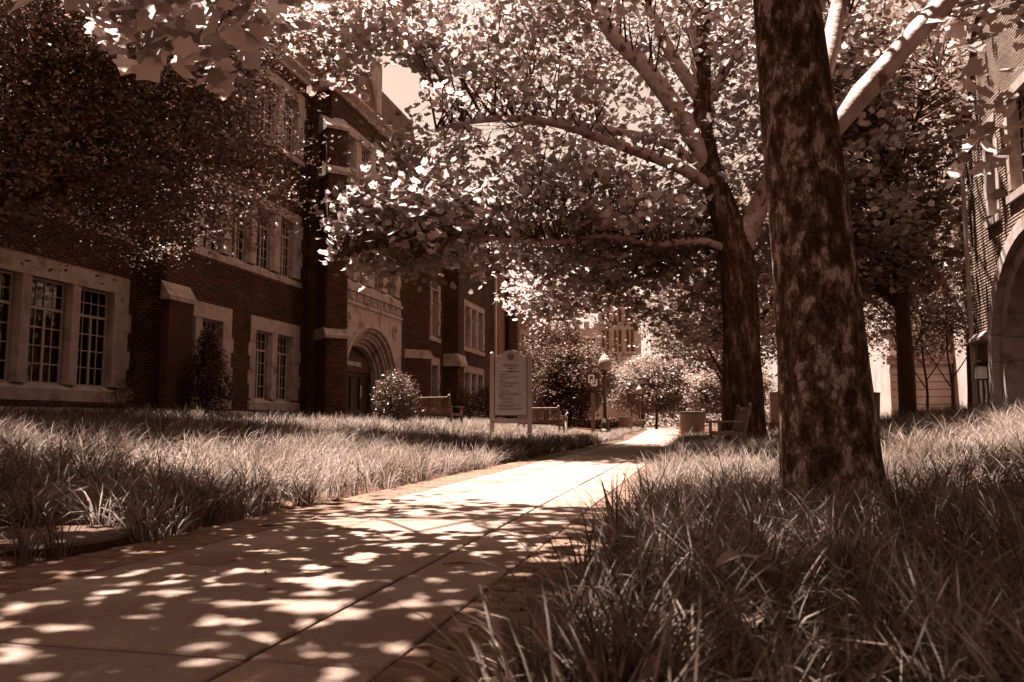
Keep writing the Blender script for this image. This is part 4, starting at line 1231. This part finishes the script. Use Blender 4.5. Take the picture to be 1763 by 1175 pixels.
bench('wooden bench seen from behind on the lawn left of the white sign', (-7.75, 23.6, float(ground(-7.75, 23.6)) - .02), math.radians(158))
bench('dark wooden bench half hidden behind the right post of the white sign', (-5.3, 27.5, float(ground(-5.3, 27.5))), math.radians(172))
bench('wooden bench seen end on in front of the second sycamore', (.55, 17.1, float(ground(.55, 17.1)) + .02), math.radians(-84))

# campus directory sign
sg = empty('directory_sign', (-4.86, 21.0, float(ground(-4.86, 21)) - .02), math.radians(6))
tag(sg, 'pale directory board with arched top between two white posts in the grass', 'sign')
for s_ in (-1, 1):
    mb = MB().box((s_ * .50 - .055, -.055, 0), (s_ * .50 + .055, .055, 2.34)); mb.lathe([(.06, 0), (.04, .03), (.005, .05)], 10, (s_ * .5, 0, 2.34)); mb.build('post', M_signf, sg)
prof = [(-.42, .70), (.42, .70), (.42, 2.22)]
for t_ in np.linspace(0, 1, 9)[1:]: prof.append((.42 - .21 * t_, 2.22 + .07 * (1 - math.cos(t_ * math.pi)) / 1.0 * .5))
for t_ in np.linspace(0, 1, 9): prof.append((.21 * math.cos(t_ * math.pi), 2.29 + .11 * math.sin(t_ * math.pi)))
for t_ in np.linspace(1, 0, 9)[1:]: prof.append((-.42 + .21 * t_, 2.22 + .07 * (1 - math.cos(t_ * math.pi)) / 1.0 * .5))
MB().prism(prof, lambda u, z, d: (u, d, z), -.03, .03).build('panel', M_signp, sg)
mb = MB(); n_ = len(prof)
for (a, b) in zip(prof[2:], prof[3:]):
    mb.tube([(a[0], 0, a[1]), (b[0], 0, b[1])], [.028, .028], 6)
mb.tube([(.42, 0, .70), (.42, 0, 2.22)], [.022, .022], 6); mb.tube([(-.42, 0, .70), (-.42, 0, 2.22)], [.022, .022], 6); mb.tube([(-.42, 0, .70), (.42, 0, .70)], [.022, .022], 6)
mb.build('panel_rim', M_fard, sg)
MB().box((-.445, -.035, .48), (.445, .035, .58)).build('lower_rail', M_signf, sg)
mb = MB()
ring = [(.085 * math.cos(t), -.034, 2.24 + .085 * math.sin(t)) for t in np.linspace(0, 2 * math.pi, 21)]
mb.tube(ring, [.008] * 21, 5); mb.tube([(p[0] * .62, p[1], 2.24 + (p[2] - 2.24) * .62) for p in ring], [.006] * 21, 5)
for k in range(5): mb.box((-.035 + k * .016, -.036, 2.21), (-.027 + k * .016, -.03, 2.27))
mb.build('seal', M_ink, sg)
for s_, z in (('Buchanan', 1.985), ('Hall', 1.895)):
    t = link('lettering', text_mesh(s_, .105, .003, 'CENTER'), sg, M_ink); t.location = (0, -.034, z); t.rotation_euler = (math.pi / 2, 0, 0)
MB().prism([(-.3, 1.845), (0, 1.830), (.3, 1.845), (0, 1.860)], lambda u, z, d: (u, d, z), -.035, -.03).build('divider', M_ink, sg)
mb = MB(); z = 1.77
lines = [(0, .30, 1), (.06, .13, 0), (.06, .50, 0), (.06, .20, 0), None, (0, .2, 1), (.06, .48, 0), (.06, .46, 0), (.06, .36, 0), (.06, .34, 0), None, (0, .12, 1), (.06, .24, 0), (.06, .26, 0), (.06, .56, 0), (0, .56, 1), (0, .2, 0), (.06, .34, 1), (.06, .36, 0), None, (.06, .36, 0), (.06, .42, 0), None, (0, .58, 1), (.0, .40, 0), (0, .64, 0), (.02, .58, 0)]
for ln_ in lines:
    if ln_ is None: z -= .02; continue
    x = -.34 + ln_[0]; end = x + ln_[1]; hh = .019 if ln_[2] else .014
    while x < end:
        w = rng.uniform(.03, .075); mb.box((x, -.0335, z), (min(x + w, end), -.03, z + hh)); x += w + .012
    z -= .039
mb.build('listing_text', M_ink, sg)['kind'] = 'stuff'

def lamp_post(label, x, y, h, s=1.0):
    l = empty('street_lamp', (x, y, float(ground(x, y)))); tag(l, label, 'lamp', 'acorn globe street lamps')
    MB().box((-.24, -.24, -.05), (.24, .24, .20), .02).build('footing', M_bin, l)
    MB().lathe([(.20, .2), (.20, .34), (.15, .40), (.15, .62), (.12, .70), (.10, .74), (.085, .78)], 16).build('base', M_iron, l)
    MB().lathe([(.078, .78), (.064, h - .75), (.10, h - .72), (.10, h - .69), (.06, h - .66), (.12, h - .60), (.15, h - .56)], 16).build('post', M_iron, l, True)
    MB().lathe([(.14, h - .56), (.20, h - .46), (.235, h - .32), (.22, h - .18), (.15, h - .08)], 18).build('globe', M_globe, l, True)
    MB().lathe([(.16, h - .08), (.13, h - .03), (.05, h + .03), (.035, h + .07), (.012, h + .12)], 16).build('cap', M_globe, l)
lamp_post('nearer black lamp post with pale globe at the left path edge', -3.42, 30.3, 3.12)
lamp_post('farther small black lamp post with pale globe down the path', -4.45, 62.5, 3.35)
lamp_post('pale globed lamp post in front of the rusticated stone building', 15.2, 51, 3.6)

def ou_sign(label, x, y, zc, sc, faint, rot=0):
    g = float(ground(x, y))
    b = empty('banner_sign', (x, y, g), rot); tag(b, label, 'sign', 'square emblem signs on posts')
    mb = MB().box((-.07, -.05, 0), (.07, .05, zc - g - .45)); mb.build('post', M_post, b)
    MB().box((-.5 * sc, -.02, zc - g - .55 * sc), (.5 * sc, .02, zc - g + .55 * sc)).build('panel', M_banner, b)
    m = M_post if faint else M_letter
    def ring(cx, cz, w, h, t, top=True):
        c = .28 * w
        o = [(-w, -h + c), (-w, h - c), (-w + c, h), (w - c, h), (w, h - c), (w, -h + c), (w - c, -h), (-w + c, -h)]
        wi, hi, ci = w - t, h - t, c * .55
        i = [(-wi, -hi + ci), (-wi, hi - ci), (-wi + ci, hi), (wi - ci, hi), (wi, hi - ci), (wi, -hi + ci), (wi - ci, -hi), (-wi + ci, -hi)]
        ks = range(8) if top else [4, 5, 6, 7]
        mb = MB()
        for k in (range(8) if top else (4, 5, 6, 7)):
            k2 = (k + 1) % 8
            poly = [o[k], o[k2], i[k2], i[k]]
            mb.prism([(cx + u, cz + v) for u, v in poly], lambda u, v, d: (u, d, zc - g + v), -.028 - (0 if top else .004), -.02)
        return mb
    w = .22 * sc
    ring(-.09 * sc, .11 * sc, w, .30 * sc, .105 * sc).build('letter_o', m, b)
    u = ring(.10 * sc, -.10 * sc, w, .30 * sc, .105 * sc, False)
    u.prism([(.10 * sc - w, .10 * sc), (.10 * sc - w + .105 * sc, .10 * sc), (.10 * sc - w + .105 * sc, -.32 * sc), (.10 * sc - w, -.32 * sc)], lambda a, v, d: (a, d, zc - g + v), -.031, -.02)
    u.build('letter_u', m, b)
ou_sign('square banner sign with white interlocking OU letters beside the nearer lamp post', -3.78, 29.6, 2.15, .52, False, math.radians(4))
ou_sign('small shaded OU sign beside the farther lamp post', -5.0, 62.0, 2.45, .60, True)

def litter_bin(label, x, y, r, h, sq=False):
    g = float(ground(x, y)); b = empty('litter_bin', (x, y, g)); tag(b, label, 'bin', 'concrete litter bins')
    n = 28
    MB().lathe([(r * .80, 0), (r * .84, .02), (r * .99, h - .06), (r, h - .03)], n).build('body', M_bin, b, True)
    MB().lathe([(r * 1.02, h - .035), (r * 1.03, h), (r * .9, h + .012), (r * .55, h - .02), (r * .5, h - .12)], n).build('lid', M_binlid, b)
litter_bin('pale concrete litter bin with dark rim left of the end-on bench', -.22, 25.2, .39, .95)
litter_bin('pale tapered concrete bin near the hedge behind the nearer lamp post', -4.1, 46.5, .42, .88)
litter_bin('pale concrete bin partly hidden behind the near trunk on its right side', 4.45, 23.6, .30, .90)
# white bollard by the hedge and utility cabinet behind the trunks
bo = empty('bollard', (-7.2, 45.5, 0)); tag(bo, 'short white stone bollard beside the dark evergreen', 'bollard')
MB().lathe([(.26, 0), (.26, .15), (.2, .2), (.18, .9), (.22, .95), (.22, 1.05)], 10).build('shaft', M_letter, bo)
MB().lathe([(.2, 1.05), (.12, 1.2), (.13, 1.3), (.05, 1.4)], 10).build('finial', M_letter, bo)
uc = empty('utility_cabinet', (3.1, 27.5, float(ground(3.1, 27.5)))); tag(uc, 'plain grey cabinet seen between the two sycamore trunks', 'cabinet')
MB().box((-.9, -.3, .35), (.9, .3, 1.35), .03).build('body', M_bin, uc)
MB().box((-.95, -.35, 0), (.95, .35, .35)).build('base', M_fard, uc)
for x_ in (-.45, .45): MB().box((x_ - .40, -.315, .42), (x_ + .40, -.301, 1.27)).build('door', M_bin, uc)

# utility cover left of the path
cv = empty('utility_cover', (-3.42, 3.72, .0)); tag(cv, 'round dark concrete utility cover at the lawn edge on the left', 'cover')
MB().lathe([(.435, -.03), (.44, .022), (.425, .035), (.39, .037), (.385, .031)], 40).build('ring', M_cover, cv)
MB().lathe([(.375, .0), (.375, .035), (.34, .041), (.30, .037), (.28, .041)], 40).build('lid', M_cover, cv)

# litter of twigs and leaves on the slabs
for k, (x, y, L, a) in enumerate([(-1.05, 3.55, .16, .3), (-.98, 4.6, .13, .2), (-1.02, 4.45, .16, .1), (-1.78, 3.15, .055, 2.2), (-1.58, 2.85, .04, .3), (-1.55, 3.35, .10, 0), (-1.9, 5.9, .1, .7), (-2.3, 5.2, .12, 1.1)]):
    mb = MB(); d = Vector((math.cos(a), math.sin(a), 0)); c = Vector((x, y, .006))
    mb.tube([c - d * L / 2, c + Vector((0, .006, .002)), c + d * L / 2], [.003, .004, .002], 6)
    o = mb.build('twig', M_stick)
    tag(o, ['twig lying across the joint nearest the right brick edging', 'upper of two twigs by the far right slab edge', 'lower of two twigs by the far right slab edge', 'tiny slanted twig on the middle slab left of centre',
            'tiniest twig crumb on the middle near slab', 'pale straight twig on the middle slab nearest the sunny patch', 'twig at the edge of the bright sunny stretch', 'twig on the narrow left slab column'][k], 'twig', 'twigs fallen on the path')
def one_leaf(name, label, loc, size, rot, m, cat='leaf', group=None):
    T, Fi = LEAF_BIG
    me = bpy.data.meshes.new(name); me.from_pydata([tuple(np.array(v) * size) for v in T], [], [tuple(int(i) for i in f) for f in Fi])
    o = link(name, me, None, m); o.location = loc; o.rotation_euler = rot; tag(o, label, cat, group); return o
for k, (x, y, s_) in enumerate([(-2.2, 5.6, .09), (-2.45, 5.0, .08), (-2.62, 4.6, .10), (-2.7, 5.3, .08), (-2.35, 6.2, .09), (-2.75, 6.0, .1), (-2.8, 4.9, .09)]):
    one_leaf('fallen_leaf', ['dry leaf on the left slab near the sunlit stretch', 'dry leaf beside the left slab joint', 'dry leaf on the brick edging closest to the camera', 'dry leaf on the brick edging halfway along', 'dry leaf on the slab nearest the bright sun', 'farthest dry leaf against the lawn tufts', 'dry leaf under the lawn tufts behind the round cover'][k], (x, y, .012), s_, (rng.uniform(-.3, .3), rng.uniform(-.3, .3), rng.uniform(0, 6)), M_dead, 'leaf', 'dry leaves by the left edging')
# broad-leaved weed and pale straw in the near bed
wd = empty('broadleaf_weed', (.13, 2.3, 0)); tag(wd, 'broad leaved weed seedling in the shaded near grass', 'plant')
mb = MB(); mb.tube([(0, 0, 0), (.01, 0, .14), (.0, .01, .27)], [.005, .004, .002], 6); mb.build('stem', M_twig, wd)
for k, (dz, az_, sz) in enumerate([(.27, 2.0, .11), (.23, -1.2, .12), (.16, .4, .13), (.13, 2.9, .13), (.27, -.3, .08)]):
    V = []; F = []
    for i in range(7):
        t = i / 6; w = sz * .36 * math.sin(math.pi * min(1, t * .96 + .04)) ** .7
        y = sz * t; z = sz * (.35 * t - .55 * t * t)
        V += [(-w, y, z + w * .25), (0, y, z), (w, y, z + w * .25)]
    for i in range(6):
        a = i * 3; F += [(a, a + 1, a + 4, a + 3), (a + 1, a + 2, a + 5, a + 4)]
    me = bpy.data.meshes.new('leaf'); me.from_pydata(V, [], F)
    o = link('leaf', me, wd, M_leafd); o.location = (0, 0, dz); o.rotation_euler = (0, 0, az_)
n = 46
V, F = blades(rng.uniform(-.35, 2.6, n), rng.uniform(1.3, 4.8, n), rng.uniform(.3, .55, n), .007 * rng.uniform(.6, 1.2, n), rng.uniform(0, 6.28, n), rng.uniform(.2, .9, n), rng.uniform(.3, 1.5, n))
tag(bulk('straw_blades', V, F, M_straw), 'dry pale straw blades among the near dark grass', 'straw', kind='stuff')

# ------------------------------------------------------------------ far buildings
fb = empty('gothic_tower_building', (0, 0, 0)); tag(fb, 'distant pale gothic building with tower above the tree tops', 'building')
def far_block(parent, x0, x1, y, z1, wins, m=M_far, d=8):
    MB().box((x0, y, 0), (x1, y + d, z1)).build('wall', m, parent)
    for (a, b, c, e) in wins:
        w = MB().box((a, y - .12, c), (b, y + .02, e)).build('window', M_fard, parent)
        MB().box((a - .15, y - .2, c - .3), (b + .15, y + .01, c)).build('sill', M_far, w)
        MB().box(((a + b) / 2 - .08, y - .16, c), ((a + b) / 2 + .08, y - .121, e)).build('mullion', M_far, w)
far_block(fb, -24, -12.6, 108, 13.2, [(-21.8 + 2.4 * k, -20.6 + 2.4 * k, z, z + 2.2) for k in range(4) for z in (5.2, 9.6)])
far_block(fb, -12.5, -7.6, 104, 17.5, [(-12.0 + 1.55 * k, -11.1 + 1.55 * k, z, z + 2.8) for k in range(3) for z in (5.5, 9.6, 13.4)])
for k in range(9): MB().box((-24 + k * 1.3, 107.9, 13.2), (-23.3 + k * 1.3, 108.5, 14.1)).build('merlon', M_far, fb)
for k in range(4): MB().box((-12.5 + k * 1.3, 103.9, 17.5), (-11.8 + k * 1.3, 104.5, 18.4)).build('merlon', M_far, fb)
mb = MB().box((-24.1, 107.7, 8.2), (-12.55, 108, 8.6)); mb.box((-12.6, 103.7, 8.6), (-7.5, 104, 9.0)); mb.build('string_course', M_far, fb)
sb = empty('stone_building', (0, 0, 0)); tag(sb, 'pale rusticated stone building seen between the trunks at the right', 'building')
g_ = 0
MB().box((13.2, 62, 0), (17.2, 74, 11)).build('wall', M_fard if False else M_far, sb)
MB().box((17.3, 58, 0), (30, 74, 11)).build('wall', M_far, sb)
for (x0, x1, y) in ((13.15, 17.15, 61.9), (17.25, 21.9, 57.9), (24, 30, 57.9)):
    for k in range(8):
        z0 = .35 + k * .52
        MB().box((x0, y, z0), (x1 + (.03 if k % 2 else 0), y + .12, z0 + .46)).build('stone_course', M_far, sb)
for y, x0, x1 in ((61.6, 13, 17.2), (57.6, 17.15, 30)):
    mb = MB().box((x0, y, 4.7), (x1, y + .5, 5.1)); mb.box((x0 - .1, y - .2, 5.1), (x1, y + .5, 5.3)); mb.build('cornice', M_stone, sb)
for a in (18.0, 19.8, 22.1, 23.1):
    w = MB().box((a, 57.74, .8), (a + .7, 57.85, 4.0)).build('window', M_fard, sb)
    MB().box((a - .12, 57.7, 4.0), (a + .82, 57.86, 4.2)).build('lintel', M_stone, w); MB().box((a - .12, 57.68, .62), (a + .82, 57.86, .8)).build('sill', M_stone, w)
    MB().box((a, 57.70, 2.4), (a + .7, 57.739, 2.48)).build('transom', M_stone, w)
rl = empty('railing', (0, 0, 0)); tag(rl, 'metal railing in front of the stone building near the right wall', 'railing')
mb = MB()
for z in (.75, 1.6): MB().box((12.4, 38, z), (16.5, 38.06, z + .07)).build('rail', M_signf, rl)
bar = MB().box((0, 0, .75), (.03, .03, 1.6)).mesh('bar'); bar.materials.append(M_iron)
for k in range(20): link('bar', bar, rl, loc=(12.45 + k * .21, 38.015, 0))
for x_ in (12.4, 14.4, 16.4): MB().box((x_, 37.98, 0), (x_ + .09, 38.08, 1.75)).build('post', M_iron, rl)
# wood closing the view far behind everything
n = 15000
P = np.stack([rng.uniform(-70, 70, n), rng.uniform(118, 132, n), np.abs(rng.normal(0, 1, n)) ** .8 * 4.2], 1)
P[:, 2] *= .8 + .35 * np.sin(P[:, 0] * .35) + .2 * np.sin(P[:, 0] * 1.1)
o = leaves('far_wood', P, .95, LEAF_SM, M_leafp, None, flat=.5)
tag(o, 'pale far wood closing the view behind the path end', 'wood', kind='stuff')
